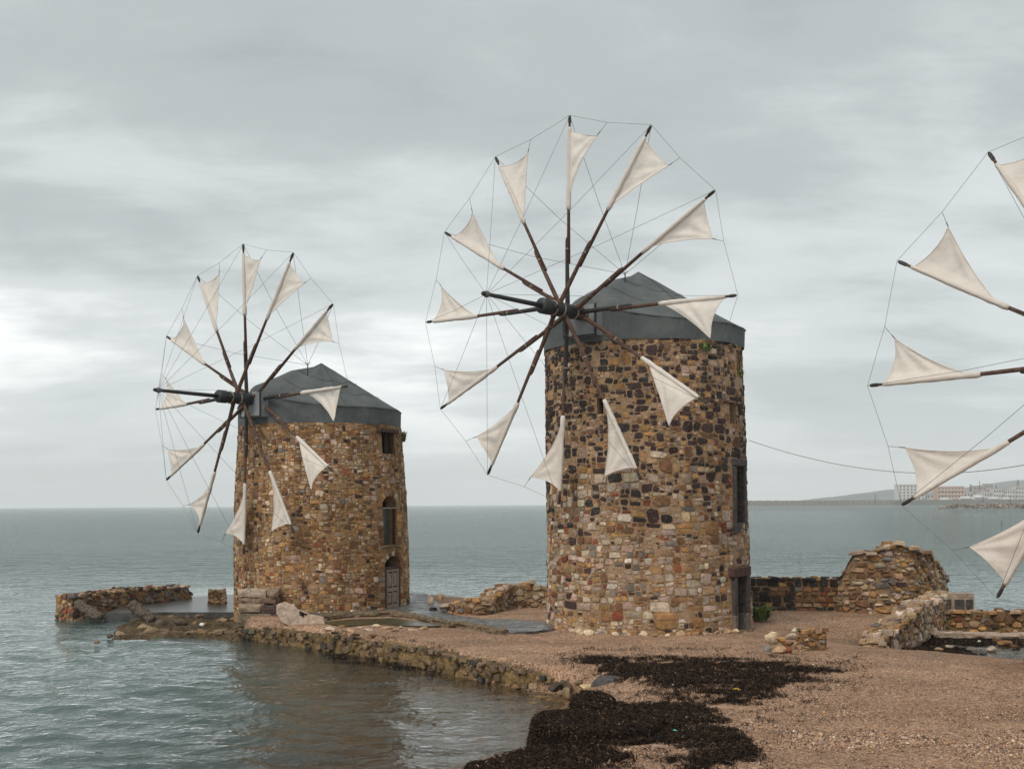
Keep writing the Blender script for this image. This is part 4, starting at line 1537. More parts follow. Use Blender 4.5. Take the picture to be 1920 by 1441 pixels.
A0, A1, A2 = at(120, 1163, 0), at(150, 1158, 0), at(345, 1122, .3)
AM = (A0 * .45 + A2 * .55)
stone_wall("breakwater_wall", "long low rubble wall at the far left reaching out into the sea", "stone wall",
           [A0[:2], AM[:2], A2[:2] * .92 + AM[:2] * .08, A2[:2]], 0.0, [1.02, 1.02, .95, .45], 1.0, PAL_SEA, sz(.07, .12, .2), 51, M["mortar_ruin"], 300, ragged=.10)
b0, b1 = at(391, 1131, .35), at(424, 1130, .35)
stone_wall("stone_block", "small square stub of masonry standing alone on the wet slab left of the shorter mill", "masonry stub",
           [b0[:2], b1[:2]], .3, [.62, .60], .7, PAL_SEA, sz(.06, .1, .16), 52, M["mortar_ruin"], 120, ragged=.03)
flat_patch("platform", [P2(196, 1149, .33), P2(275, 1147, .33), P2(452, 1147, .33), P2(470, 1128, .33), P2(470, 1112, .33), P2(340, 1119, .33), P2(230, 1136, .33)], .33, M["wet_concrete"], .9)

# quay: low sea-worn wall from the reef to the beach
qa = [(215, 1196), (300, 1192), (390, 1193), (450, 1195), (520, 1205), (600, 1217), (680, 1229), (750, 1241), (830, 1259), (900, 1274), (960, 1286), (1010, 1295), (1050, 1301)]
qp = [P2(x, y) for x, y in qa]
qp = [np.array(p) * (1 + .35 / np.linalg.norm(p)) for p in qp]
stone_wall("quay_wall", "long low quay wall, brown with weed, between the bay and the sand", "quay wall", qp, -.25,
           [.34, .38, .38, .52, .68, .74, .74, .74, .74, .74, .73, .72, .58], .7, PAL_QUAY, sz(.05, .10, .18), 53, M["mortar_quay"], 220, gap=.02, hstone=.04, ragged=.08, mat="wet_stone", cover=.42, rough=.19, fine=.075)

# ruin between the two mills
r0, r1, r2, r3 = at(832, 1148, G), at(905, 1151, G), at(962, 1138, G), at(1030, 1137, G)
stone_wall("ruined_wall", "crumbling rubble wall between the two mills, higher towards the tall mill", "ruined wall",
           [r0[:2], r1[:2], at(945, 1139, G)[:2], r2[:2], r3[:2]], .5, [.42, .62, 1.05, 1.10, .80], .65, PAL_PALE, sz(.07, .12, .2), 54, M["mortar_ruin"], 300, ragged=.20)


# wall of dark blocks right of the tall mill
def block_colour(u, v, a, rng):
    if v > .93: return pick(rng, dict(basalt=.80, purple=.06, ochre=.07, brown=.07))
    return pick(rng, dict(basalt=.20 + (.25 if a > .04 else 0), purple=.14, brown=.18, ochre=.22, rust=.12, tan=.10, grey=.06))


w0, w1 = at(1398, 1142, G), at(1592, 1143, G)
stone_wall("block_wall", "straight low wall with big black blocks along its top, right of the tall mill", "stone wall",
           [w0[:2], w1[:2]], .5, [1.28, 1.28], .55, {}, lambda r: r.choices((r.uniform(.06, .1), r.uniform(.13, .22)), (.5, .5))[0], 55, M["mortar_ruin"], 200, ragged=.03, colour=block_colour, gap=.024, rows=[.22, .16, .25, .17, .17, .33])
m_pts = [at(1583, 1144, G), at(1612, 1146, G), at(1650, 1147, G), at(1690, 1146, G), at(1722, 1140, G), at(1742, 1133, G), at(1752, 1126, G)]
stone_wall("ruin_mound", "tall round-topped stump of a fallen rubble tower by the sea on the right", "ruin",
           [p[:2] for p in m_pts], .5, [1.25, 2.15, 2.50, 2.42, 2.05, 1.45, .8], 1.1, dict(pale=.20, tan=.22, ochre=.24, brown=.12, grey=.10, purple=.05, pink=.05, cream=.04), sz(.06, .11, .2), 56, M["mortar_ruin"], 300, ragged=.24)
# pale concrete block with dark cells behind the low walls
cbk = at(1796, 1146, .55)
blk = thing("concrete_block", "square weathered concrete block with dark cells at the water's edge right of the ruin mound", "concrete block", cbk)
w = MB(); w.box(cbk + np.array([0, .3, .33]), (1.2, .6, .66)); w.build("block_body", M["pale_rock"], blk, cbk)
for k, (dx_, ww) in enumerate(((-.38, .26), (.06, .34), (.42, .24))):
    w = MB(); w.box(cbk + np.array([dx_, -.005, .22]), (ww, .05, .44)); w.build("dark_cell", M["dark_jamb"], blk, cbk)
l0, l1, l2 = at(1636, 1203, .5), at(1700, 1182, .5), at(1762, 1152, .5)
stone_wall("rubble_wall", "rough rubble wall rising from the sand towards the ruin mound on the right", "ruined wall",
           [l0[:2], at(1665, 1193, .5)[:2], l1[:2], l2[:2]], .15, [.42, .72, 1.08, 1.15], .7, PAL_PALE, sz(.08, .13, .22), 57, M["mortar_ruin"], 240, ragged=.2)
k0, k1 = at(1738, 1176, .1), at(2010, 1180, .1)
stone_wall("sea_wall", "low straight stone wall ending at the right edge of the photo", "stone wall",
           [k0[:2], k1[:2]], -.1, [.82, .80], .6, dict(brown=.25, ochre=.25, dbrown=.2, tan=.15, grey=.08, rust=.07), sz(.08, .14, .22), 58, M["mortar_quay"], 200, ragged=.06)
# pale coping before the sea wall
c0, c1 = at(1748, 1192, .1), at(2000, 1196, .1)
pts = [c0 * (1 - t) + c1 * t + np.array([0, .05 * math.sin(t * 31), .05]) for t in np.linspace(0, 1, 26)]
tag(rough_strip("coping_strip", pts, .15, M["pale_rock"], 5, .8, .6), "worn pale coping running along the foot of the low wall at the right edge", "kerb")

# stepped plinth at the foot of the left mill
pl = at(482, 1167, .35)
pth = thing("stone_plinth", "stack of thick sea-worn slabs at the left foot of the shorter mill", "stone plinth", pl)


def rough_block(name, c, size, mat, parent, org, seed, amp=.05, col=(.35, .26, .18), rotz=0.0, sub=3):
    bm = bmesh.new()
    bmesh.ops.create_cube(bm, size=1)
    bmesh.ops.subdivide_edges(bm, edges=bm.edges[:], cuts=sub, use_grid_fill=True)
    cr, sr = math.cos(rotz), math.sin(rotz)
    V = np.array([v.co[:] for v in bm.verts])
    ln = np.linalg.norm(V, axis=1, keepdims=True)
    V = V * (1 - .10 * np.clip((ln - .5) / .36, 0, 1))
    V = V * np.array(size)
    d = np.stack([fbm(V[:, 0] * 3 + seed, V[:, 1] * 3, V[:, 2] * 3 + k * 31, seed + k, 3) - .5 for k in range(3)], 1)
    V = V + d * amp * 2
    V = np.stack([V[:, 0] * cr - V[:, 1] * sr, V[:, 0] * sr + V[:, 1] * cr, V[:, 2]], 1) + np.asarray(c)
    Fc = [tuple(v.index for v in f.verts) for f in bm.faces]
    bm.free()
    return mesh_obj(name, V, Fc, mat, parent, org, col, smooth=False)


for k, (dx_, z_, wx, hz, cc, dpt) in enumerate(((-.1, .12, 1.35, .52, (.20, .155, .11), .9), (.55, .10, .7, .44, (.13, .095, .065), .8), (-.22, .53, 1.0, .36, (.30, .225, .165), .95), (.42, .50, .62, .34, (.085, .06, .05), .85),
                                                (-.30, .80, .8, .24, (.24, .17, .12), .9), (.30, .80, .75, .25, (.20, .14, .10), .8), (-.2, 1.05, 1.05, .27, (.40, .31, .24), .95), (.52, 1.06, .42, .22, (.27, .20, .15), .8))):
    rough_block("slab", pl + np.array([dx_, .45, z_]), (wx, dpt, hz), M["boulder"], pth, pl, 60 + k, .10, cc, .05 + .03 * math.sin(k * 2), 4)


def boulder(name, label, cat, c, size, col, seed, mat="boulder", sub=2, group=None, rotz=0.0, parent=None, org=None):
    bm = bmesh.new()
    bmesh.ops.create_icosphere(bm, subdivisions=sub, radius=1)
    V = np.array([v.co[:] for v in bm.verts])
    d = fbm(V[:, 0] * 1.1 + seed * 3.7, V[:, 1] * 1.1, V[:, 2] * 1.1, seed, 3)
    V = V * (0.62 + .76 * d)[:, None]
    rg = random.Random(seed)
    for _ in range(12):                                 # flat cleavage faces
        nn = np.array([rg.gauss(0, 1) for _ in range(3)]); nn /= np.linalg.norm(nn)
        t = rg.uniform(.36, .66)
        ex = V @ nn - t
        V = V - np.where(ex > 0, ex, 0)[:, None] * nn * .85
    V = V * np.array(size)
    V[:, 2] = np.maximum(V[:, 2], -.45 * size[2])
    cr, sr = math.cos(rotz), math.sin(rotz)
    V = np.stack([V[:, 0] * cr - V[:, 1] * sr, V[:, 0] * sr + V[:, 1] * cr, V[:, 2]], 1) + np.asarray(c, float)
    Fc = [tuple(v.index for v in f.verts) for f in bm.faces]
    bm.free()
    o = mesh_obj(name, V, Fc, M[mat], parent, org if org is not None else c, col)
    if label: tag(o, label, cat, group)
    return o


footing(millM, orgM, fposM, 60, -1.5, .98, 5, .60)
footing(millL, orgL, fposL, 34, -1.2, .70, 6, .62)


# pale tilted slab with a round hole
def holed_slab():
    base = at(560, 1176, .5)
    Y = base[1]
    outline = [(513, 1136), (528, 1130), (546, 1137), (560, 1146), (578, 1152), (604, 1156), (609, 1172), (596, 1180), (570, 1178), (545, 1174), (528, 1166), (516, 1152)]
    bm = bmesh.new()
    def pos(px, py):
        p = atd(px, py, Y)
        t = (p[2] - .5)
        return Vector((p[0], p[1] + t * .55, p[2]))
    ov = [bm.verts.new(pos(*q)) for q in outline]
    hv = [bm.verts.new(pos(566 + 7.5 * math.cos(a) + 2 * math.sin(a), 1151 + 6.5 * math.sin(a))) for a in np.linspace(0, 2 * math.pi, 14, endpoint=False)]
    es = [bm.edges.new((l[i], l[(i + 1) % len(l)])) for l in (ov, hv) for i in range(len(l))]
    bmesh.ops.triangle_fill(bm, edges=es, use_beauty=True)
    bmesh.ops.recalc_face_normals(bm, faces=bm.faces)
    r = bmesh.ops.extrude_face_region(bm, geom=bm.faces[:])
    for v in [g for g in r["geom"] if isinstance(g, bmesh.types.BMVert)]:
        v.co += Vector((0.05, .55, -.16))
    bmesh.ops.recalc_face_normals(bm, faces=bm.faces)
    bmesh.ops.subdivide_edges(bm, edges=bm.edges[:], cuts=2, use_grid_fill=True)
    for v in bm.verts:
        q = mnoise.noise_vector(v.co * 3.1) * .035 + mnoise.noise_vector(v.co * 9) * .022
        v.co += q
    bmesh.ops.translate(bm, verts=bm.verts, vec=-Vector(base))
    me = bpy.data.meshes.new("holed_slab"); bm.to_mesh(me); bm.free()
    me.materials.append(M["pale_rock"])
    o = bpy.data.objects.new("holed_slab", me); o.location = base; COL.objects.link(o)
    tag(o, "pale pinkish slab of rock with a round hole leaning below the shorter mill", "rock")


holed_slab()

# crusted fallen columns on the slab at the left
for i, (pa, pb, r_, lab) in enumerate((((246, 1134), (287, 1163), .21, "thick crusted stone column lying aslant on the edge of the wet slab"),
                                        ((143, 1136), (190, 1158), .20, "crusted fallen column leaning against the near end of the breakwater wall"))):
    a, b = at(*pa, .78 if i == 0 else .72), at(*pb, .18)
    a[1] = b[1] + .5; a[0] = (pa[0] - CX) / F * a[1]
    bm = MB()
    V, Fc, nseg, nn_ = [], [], 22, 16
    d = (b - a) / np.linalg.norm(b - a); h = np.cross(d, [0, 0, 1.]); h /= np.linalg.norm(h); g2 = np.cross(d, h)
    for k in range(nseg + 1):
        t = k / nseg
        for j in range(nn_):
            an = 2 * math.pi * j / nn_
            q = a + (b - a) * t
            rr = r_ * (1 + .9 * (float(fbm(q[0] * 6 + math.cos(an) * 2, math.sin(an) * 2 + k * .4, q[1], 71 + i, 4)) - .5)) * (1.0 if 0 < k < nseg else .7) * (1.12 - .25 * t)
            V.append(q + rr * (math.cos(an) * h + math.sin(an) * g2))
    Fc = [(k * nn_ + j, k * nn_ + (j + 1) % nn_, (k + 1) * nn_ + (j + 1) % nn_, (k + 1) * nn_ + j) for k in range(nseg) for j in range(nn_)]
    Fc += [tuple(range(nn_ - 1, -1, -1)), tuple(range(nseg * nn_, (nseg + 1) * nn_))]
    tag(mesh_obj("fallen_column", V, Fc, M["crust"], None, tuple(b)), lab, "stone column", "crusted fallen columns")

# rocks heaped along the reef
rp = [P2(*q, .1) for q in ((203, 1194), (300, 1191), (390, 1193), (460, 1196), (475, 1160), (440, 1149), (330, 1150), (275, 1152), (215, 1172))]
ra = np.array(rp)
gx, gy = np.meshgrid(np.arange(ra[:, 0].min() - .2, ra[:, 0].max() + .2, .09), np.arange(ra[:, 1].min() - .2, ra[:, 1].max() + .2, .09))
rd, _ = poly_dist(gx.ravel(), gy.ravel(), rp)
rz = -.25 + np.clip(rd / .35 + .5, 0, 1) * .34 + .42 * (fbm(gx.ravel() * 2.2, gy.ravel() * 2.2, 0, 62, 4) - .5) + .10 * (fbm(gx.ravel() * 8, gy.ravel() * 8, 0, 63, 2) - .5)
rf = grid_faces(gx.shape[0], gx.shape[1]); rf = rf[(rd[rf] > -.3).any(1)]
tag(mesh_obj("reef", np.stack([gx.ravel(), gy.ravel(), rz], 1), rf, M["mortar_reef"]), kind="structure")
REEFL = ['flat brown rock farthest out at the reef\'s left tip', 'large tan rock at the left end of the reef', 'small rock awash just left of the reef', 'lone rock in open water left of the reef', 'brown rock beside the foot of the aslant column',
         'rounded rock behind the row of reef rocks, nearest the slab edge', 'rock in front of the aslant column\'s right side', 'rock against the dark front edge of the slab, left of the white scrap', 'low rock left of the white scrap', 'rock behind the white scrap against the slab edge',
         'rock just left below the white scrap', 'long rock right of the white scrap at the slab edge', 'rock halfway between the white scrap and the plinth', 'rock touching the plinth\'s left foot', 'rock at the foot of the breakwater\'s near end', 'big rock on the reef below the aslant column', 'small rock right of the white scrap', 'large rock wedged against the plinth at the shorter mill', 'large rock below the plinth at the quay\'s corner']
reef = [(225, 1188, .30, .14, "rock in the water at the reef's left end"), (268, 1176, .42, .24, ""), (205, 1193, .2, .12, ""), (182, 1203, .22, .10, ""),
        (300, 1168, .34, .24, ""), (322, 1158, .28, .2, ""), (330, 1170, .28, .18, ""), (352, 1157, .24, .2, ""), (345, 1168, .26, .16, ""), (372, 1158, .30, .2, ""),
        (366, 1168, .24, .14, ""), (398, 1156, .34, .16, ""), (420, 1163, .30, .18, ""), (440, 1160, .34, .18, ""), (190, 1158, .26, .14, ""), (285, 1185, .4, .2, ""), (385, 1170, .25, .12, ""), (452, 1163, .42, .34, ""), (447, 1176, .40, .26, "")]
for k, (x, y, s, h, _) in enumerate(reef):
    c = at(x, y, .12)
    col = random.Random(k + 5).choice([(.17, .12, .08), (.23, .16, .09), (.09, .065, .05), (.14, .11, .085), (.28, .2, .12)])
    boulder("reef_rock", REEFL[k], "rock", c, (s, s * .8, h), col, 100 + k, group="rocks heaped on the reef", rotz=k * 1.3)
tag(boulder("litter_scrap", None, None, at(379, 1170, .4), (.12, .1, .10), (.7, .7, .7), 3, "litter"), "small white scrap lying among the reef rocks left of the shorter mill", "litter")

# kerb round the pool before the left mill, wet paving, pool
kp = [(592, 1160), (660, 1153), (735, 1151), (770, 1155), (810, 1163), (845, 1170), (900, 1177), (948, 1186)]
pp = [at(x, y, .66) for x, y in kp]
tag(rough_strip("kerb_ring", pp, .17, M["kerb"], 3, .75, .8), "mossy curved kerb bordering the paved path before the shorter mill", "kerb")
flat_patch("path", [P2(x, y, .66) for x, y in ((560, 1146), (600, 1158), (660, 1151), (735, 1149), (770, 1153), (845, 1168), (948, 1186), (1000, 1183), (1040, 1178), (1036, 1168), (960, 1160), (905, 1160), (840, 1150), (822, 1130), (800, 1112), (700, 1108))], .665, M["paving"], .3)
flat_patch("puddle", [P2(x, y, .64) for x, y in ((600, 1166), (660, 1160), (735, 1158), (800, 1166), (828, 1172), (790, 1173), (700, 1170), (640, 1172))], .642, make_simple("algae_water", (.05, .045, .02), .3, .4, 3, (.4, 1.8), .5, .03), .05)
RUB = [(618, 1178, "pale"), (640, 1174, "brown"), (655, 1181, "tan"), (676, 1176, "pink"), (690, 1180, "pale"), (705, 1174, "cream"), (722, 1178, "tan"), (738, 1183, "brown"), (752, 1176, "pale"), (772, 1180, "pink"), (795, 1178, "tan"), (628, 1186, "dbrown"), (668, 1189, "dbrown"), (700, 1190, "brown")]
RUBN = ["pale flat stone at the left end of the rubble below the kerbed pool", "brown flat stone at the pool's near left edge", "tan flat stone left of the middle of the rubble below the pool", "pinkish flat stone left of the cream one by the pool",
        "pale flat stone just left below the cream one by the pool", "cream flat stone at the near edge of the kerbed pool", "tan flat stone just right of the cream one by the pool", "brown flat stone nearest the quay at the rubble's right", "pale flat stone right of the cream one by the pool",
        "pinkish flat stone near the right end of the rubble below the pool", "tan flat stone at the right end of the rubble below the pool", "dark brown flat stone on the quay's edge farthest left", "dark brown flat stone on the quay's edge below the cream one", "brown flat stone on the quay's edge right of the two dark ones"]
for k, (x, y, c_) in enumerate(RUB):
    rg = random.Random(k); q = rg.uniform(.12, .27)
    boulder("rubble_stone", RUBN[k], "stone", at(x, y, .63), (q * 1.3, q, q * .42), PAL[c_], 300 + k, group="rubble strewn below the kerbed pool", rotz=k)

# small rocks beside the ruin, at the foot of the mills and on the beach
spots = [(808, 1130, .22, .34, "pale", "pointed pale stone standing at the left end of the ruin between the mills"),
         (826, 1122, .2, .2, "tan", "tan stone balanced on top of the ruin's left end"),
         (812, 1142, .26, .2, "basalt", "black cube-like stone at the foot of the ruin between the mills")]
for k, (x, y, s, h, c_, lab) in enumerate(spots):
    p = at(x, y, .9 if k == 1 else .68)
    boulder("stone_block" if k == 2 else "loose_stone", lab, "stone", p, (s, s, h), PAL[c_], 140 + k)
for k, (x, y, s, h, c_, lab) in enumerate(((1088, 1186, .22, .16, "cream", "left of two cream stones lying against the foot of the tall mill"), (1108, 1187, .22, .16, "cream", "right of two cream stones lying against the foot of the tall mill"))):
    boulder("loose_stone", lab, "stone", at(x, y, .66), (s, s * .7, h), PAL[c_], 150 + k)

# rock pile on the sand right of the tall mill
q0, q1 = at(1500, 1216, G), at(1542, 1213, G)
stone_wall("masonry_stump", "ragged upright stump of masonry at the right end of the rock pile on the sand", "masonry stump", [q0[:2], q1[:2]], .5,
           [.58, .66], .45, dict(tan=.4, brown=.3, ochre=.2, grey=.1), sz(.05, .09, .13), 61, M["mortar_ruin"], 90, ragged=.1)
pile = [(1438, 1218, .20, .13, "grey", "grey stone at the left end of the rock pile on the sand"), (1458, 1219, .32, .17, "tan", "broad tan stone at the front of the rock pile on the sand"),
        (1478, 1218, .2, .15, "rust", "rust-red stone at the front of the rock pile on the sand"), (1447, 1200, .24, .26, "cream", "tall cream stone at the back left of the rock pile on the sand"),
        (1466, 1200, .24, .15, "ochre", "bright orange stone in the middle of the rock pile on the sand"), (1485, 1192, .28, .2, "pale", "pale stone next to the masonry stump in the rock pile"),
        (1478, 1206, .22, .14, "brown", "brown stone below the orange one in the rock pile"), (1495, 1210, .22, .14, "tan", "tan stone against the foot of the masonry stump"),
        (1492, 1180, .20, .10, "white", "white stone lying on top of the rock pile")]
for k, (x, y, s, h, c_, lab) in enumerate(pile):
    p = at(x, y, .95 if k == 8 else (.85 if k in (3, 4, 5) else .66))
    boulder("loose_stone", lab, "stone", p, (s, s * .8, h), PAL[c_], 171 + k * 7, group="stones of the rock pile", rotz=k)

# boulders where the quay meets the beach
beach = [(1104, 1288, .27, .22, (.5, .36, .2), "pale yellow wedge-shaped boulder where the quay meets the beach"), (1116, 1301, .22, .17, (.36, .22, .13), "reddish boulder below the yellow one at the waterline"),
         (1062, 1302, .17, .2, (.23, .16, .09), "upright brown boulder at the waterline by the quay's end"), (1128, 1303, .2, .18, (.3, .2, .12), "brown boulder right of the reddish one at the waterline"),
         (1095, 1306, .17, .14, (.34, .23, .12), "small tan boulder under the yellow wedge-shaped one"), (1040, 1288, .28, .22, (.06, .045, .035), "dark boulder ending the quay wall"),
         (1062, 1286, .26, .2, (.10, .075, .045), "second dark boulder beside the quay's end"), (1085, 1281, .22, .17, (.13, .09, .05), "brown boulder behind the yellow wedge-shaped one")]
for k, (x, y, s, h, c_, lab) in enumerate(beach):
    boulder("boulder", lab, "boulder", at(x, y, .16 + .1 * (k in (0, 5, 6, 7))), (s, s * .8, h), c_, 190 + k, rotz=k)
gd = at(1146, 1289, .25)
bm = bmesh.new(); bmesh.ops.create_icosphere(bm, subdivisions=3, radius=1)
V = np.array([v.co[:] for v in bm.verts]); V = V * np.array([.50, .38, .30]); V[:, 2] = np.maximum(V[:, 2], -.03) - .12 * np.clip(V[:, 0], 0, 1) ** 1.5
V += (np.stack([fbm(V[:, 0] * 4 + k, V[:, 1] * 4, V[:, 2] * 4, 77 + k, 2) for k in range(3)], 1) - .5) * .04
Fc = [tuple(v.index for v in f.verts) for f in bm.faces]; bm.free()
tag(mesh_obj("grey_boulder", V + gd, Fc, M["dark_jamb"], None, gd, smooth=True), "smooth dark grey domed boulder on the beach right of the yellow one", "boulder")
for k, (x, y) in enumerate(((1020, 1308), (1036, 1312), (1045, 1340), (1000, 1318), (1010, 1306))):
    boulder("submerged_stone", ["orange stone under shallow water nearest the quay end", "orange stone under shallow water right of the nearest one", "orange stone under water close to the seaweed bank", "orange stone under water farthest from the quay", "small orange stone under water against the quay"][k], "stone", at(x, y, -.02), (.2, .16, .06), (.20, .125, .06), 210 + k, group="stones under the shallow water")


# ------------------------------------------------------------------ seaweed, pebbles, plants, litter
def in_px(poly_px, z=.3):
    return [tuple(at(x, y, z)[:2]) for x, y in poly_px]


WEED = [  # (outline, height, density)
    (in_px([(1045, 1228), (1180, 1233), (1330, 1236), (1470, 1240), (1578, 1258), (1500, 1282), (1440, 1318), (1330, 1322), (1240, 1300), (1150, 1262), (1075, 1252)], .6), .03, .62),
    (in_px([(1000, 1362), (1040, 1350), (1090, 1340), (1160, 1335), (1230, 1322), (1290, 1318), (1345, 1345), (1400, 1395), (1400, 1430), (1330, 1412), (1200, 1406), (1060, 1400), (1010, 1404)], .5), .04, .95),
        (in_px([(1250, 1400), (1410, 1400), (1420, 1500), (1230, 1500)], .5), .04, .7), (in_px([(1090, 1415), (1260, 1405), (1250, 1450), (1110, 1450)], .3), .04, .3),
    (in_px([(870, 1436), (960, 1427), (1100, 1432), (1180, 1450), (1200, 1560), (820, 1560)], .2), .06, 1.0),
    (in_px([(1615, 1212), (1700, 1190), (1760, 1188), (1960, 1196), (1960, 1206), (1800, 1206), (1850, 1222), (1700, 1222)], .1), .03, .6),
    (in_px([(585, 1180), (640, 1186), (730, 1198), (830, 1212), (850, 1220), (760, 1215), (640, 1200)], .6), .03, .5)]
B1 = in_px([(992, 1366), (1012, 1353), (1060, 1350), (1110, 1352), (1180, 1352), (1260, 1365), (1230, 1390), (1160, 1400), (1110, 1400), (1040, 1392), (1000, 1386)], .55)
B2 = in_px([(1066, 1318), (1090, 1308), (1130, 1310), (1160, 1322), (1150, 1345), (1100, 1348), (1072, 1340)], .55)
B3 = in_px([(868, 1432), (960, 1424), (1040, 1430), (1100, 1445), (1060, 1480), (900, 1490)], .35)


def weed_height(x, y):
    h = np.zeros_like(x)
    for poly, hh, fall in ((B1, .70, .10), (B2, .66, .12), (B3, .34, .12)):
        d, _ = poly_dist(x, y, poly)
        d = d + .10 * (fbm(x * 5, y * 5, 0, 8, 3) - .5)
        t = np.clip((d + fall) / (2 * fall), 0, 1)
        h = np.maximum(h, hh * t * t * (3 - 2 * t))
    return h


def build_weed():
    xs_, ys_ = np.arange(-1.4, 4.6, .05), np.arange(17.0, 27.0, .05)
    X, Y = np.meshgrid(xs_, ys_)
    x, y = X.ravel(), Y.ravel()
    h = weed_height(x, y)
    z = np.maximum(ground_z(x, y), -.05)
    zt = np.where(h > .02, np.maximum(z, h + .04 * 0), z - .12) 
    zt = zt + np.where(h > .02, .20 * (fbm(x * 4, y * 4, 0, 12, 4) - .5), 0)
    Fs = grid_faces(len(ys_), len(xs_))
    keep = (h[Fs] > .005).any(1)
    Vb = np.stack([x, y, zt], 1)
    Fb = Fs[keep]
    used, inv = np.unique(Fb, return_inverse=True)
    Vb = Vb[used]; Fb = inv.reshape(-1, 4)
    Tb = np.concatenate([Fb[:, [0, 1, 2]], Fb[:, [0, 2, 3]]])
    rng = np.random.default_rng(5)
    # strands
    PX, DN = [], []
    for poly, hh, dens in WEED:
        a = np.array(poly); lo, hi = a.min(0), a.max(0)
        n = int((hi[0] - lo[0]) * (hi[1] - lo[1]) * 3800)
        q = rng.uniform(lo, hi, (n, 2))
        d, _ = poly_dist(q[:, 0], q[:, 1], poly)
        nz = .55 * fbm(q[:, 0] * 1.3, q[:, 1] * 2.0, 0, 31, 4) + .45 * fbm(q[:, 0] * 7, q[:, 1] * 9, 0, 33, 3)
        edge = np.clip(d / 1.1 + .30, 0, 1)
        ok = (d > -.3) & (rng.random(n) < np.clip(d / .7 + .45, .1, 1)) & (nz + rng.normal(0, .05, n) < .36 + .27 * edge * dens) & (rng.random(n) < .25 + .75 * dens)
        PX.append(q[ok])
    for poly in (B1, B2, B3):
        a = np.array(poly); lo, hi = a.min(0) - .15, a.max(0) + .15
        q = rng.uniform(lo, hi, (int((hi - lo).prod() * 6500), 2))
        d, _ = poly_dist(q[:, 0], q[:, 1], poly)
        PX.append(q[d > -.14])
    hp = in_px([(1000, 1215), (1300, 1215), (1640, 1235), (1680, 1300), (1560, 1380), (1480, 1500), (1080, 1500), (1040, 1300)], .5)
    a = np.array(hp); qq = rng.uniform(a.min(0), a.max(0), (60000, 2))
    d, _ = poly_dist(qq[:, 0], qq[:, 1], hp)
    nz = fbm(qq[:, 0] * 2.4, qq[:, 1] * 3.2, 0, 35, 4)
    PX.append(qq[(d > 0) & (rng.random(len(qq)) < np.clip((.47 - nz) * 3.5, .012, .8) * np.clip(d / 1.5, 0, 1))])
    q = np.concatenate(PX)
    n = len(q)
    h = weed_height(q[:, 0], q[:, 1])
    z0 = np.maximum(ground_z(q[:, 0], q[:, 1]), -.02)
    z0 = np.where(h > .02, np.maximum(z0, h), z0)
    ang = rng.uniform(0, 2 * np.pi, n); L = rng.uniform(.04, .13, n); wd = rng.uniform(.003, .0075, n)
    d = np.stack([np.cos(ang), np.sin(ang)], 1); p = np.stack([-d[:, 1], d[:, 0]], 1)
    zz = z0 + rng.uniform(0.0, .05, n) + np.where(h > .02, rng.uniform(0, .03, n), 0)
    dz = rng.uniform(-.05, .05, n)
    c = q
    V = np.empty((n, 6, 3))
    for k, (s, lift) in enumerate(((-1, -.3), (0, .7), (1, -.3))):
        xy = c + d * (s * L / 2)[:, None]
        zk = zz + dz * s + lift * .025
        V[:, 2 * k, :2] = xy - p * wd[:, None]; V[:, 2 * k + 1, :2] = xy + p * wd[:, None]
        V[:, 2 * k, 2] = zk; V[:, 2 * k + 1, 2] = zk + rng.uniform(-.01, .015, n)
    base = np.arange(n)[:, None] * 6
    T = np.concatenate([base + t for t in ([0, 2, 3], [0, 3, 1], [2, 4, 5], [2, 5, 3])])
    pal = np.array([(.011, .008, .007), (.023, .016, .012), (.040, .026, .018), (.075, .046, .028), (.014, .012, .013)])
    cs = pal[rng.choice(5, n, p=[.24, .28, .22, .15, .11])]
    odd = rng.random(n)
    cs = np.where((odd < .02)[:, None], np.array([.20, .135, .09]), cs)
    cs = np.where((odd > .999)[:, None], np.array([.4, .33, .26]), cs)
    Vall = np.concatenate([Vb, V.reshape(-1, 3)])
    Call = np.concatenate([np.tile(pal[1], (len(Vb), 1)), np.repeat(cs, 6, 0)])
    Tall = np.concatenate([Tb, T + len(Vb)])
    o = mesh_obj("seaweed", Vall, Tall, M["seaweed"], col=Call)
    tag(o, "black heaps and drifts of dried seaweed along the waterline and across the sand", "seaweed", kind="stuff")


build_weed()


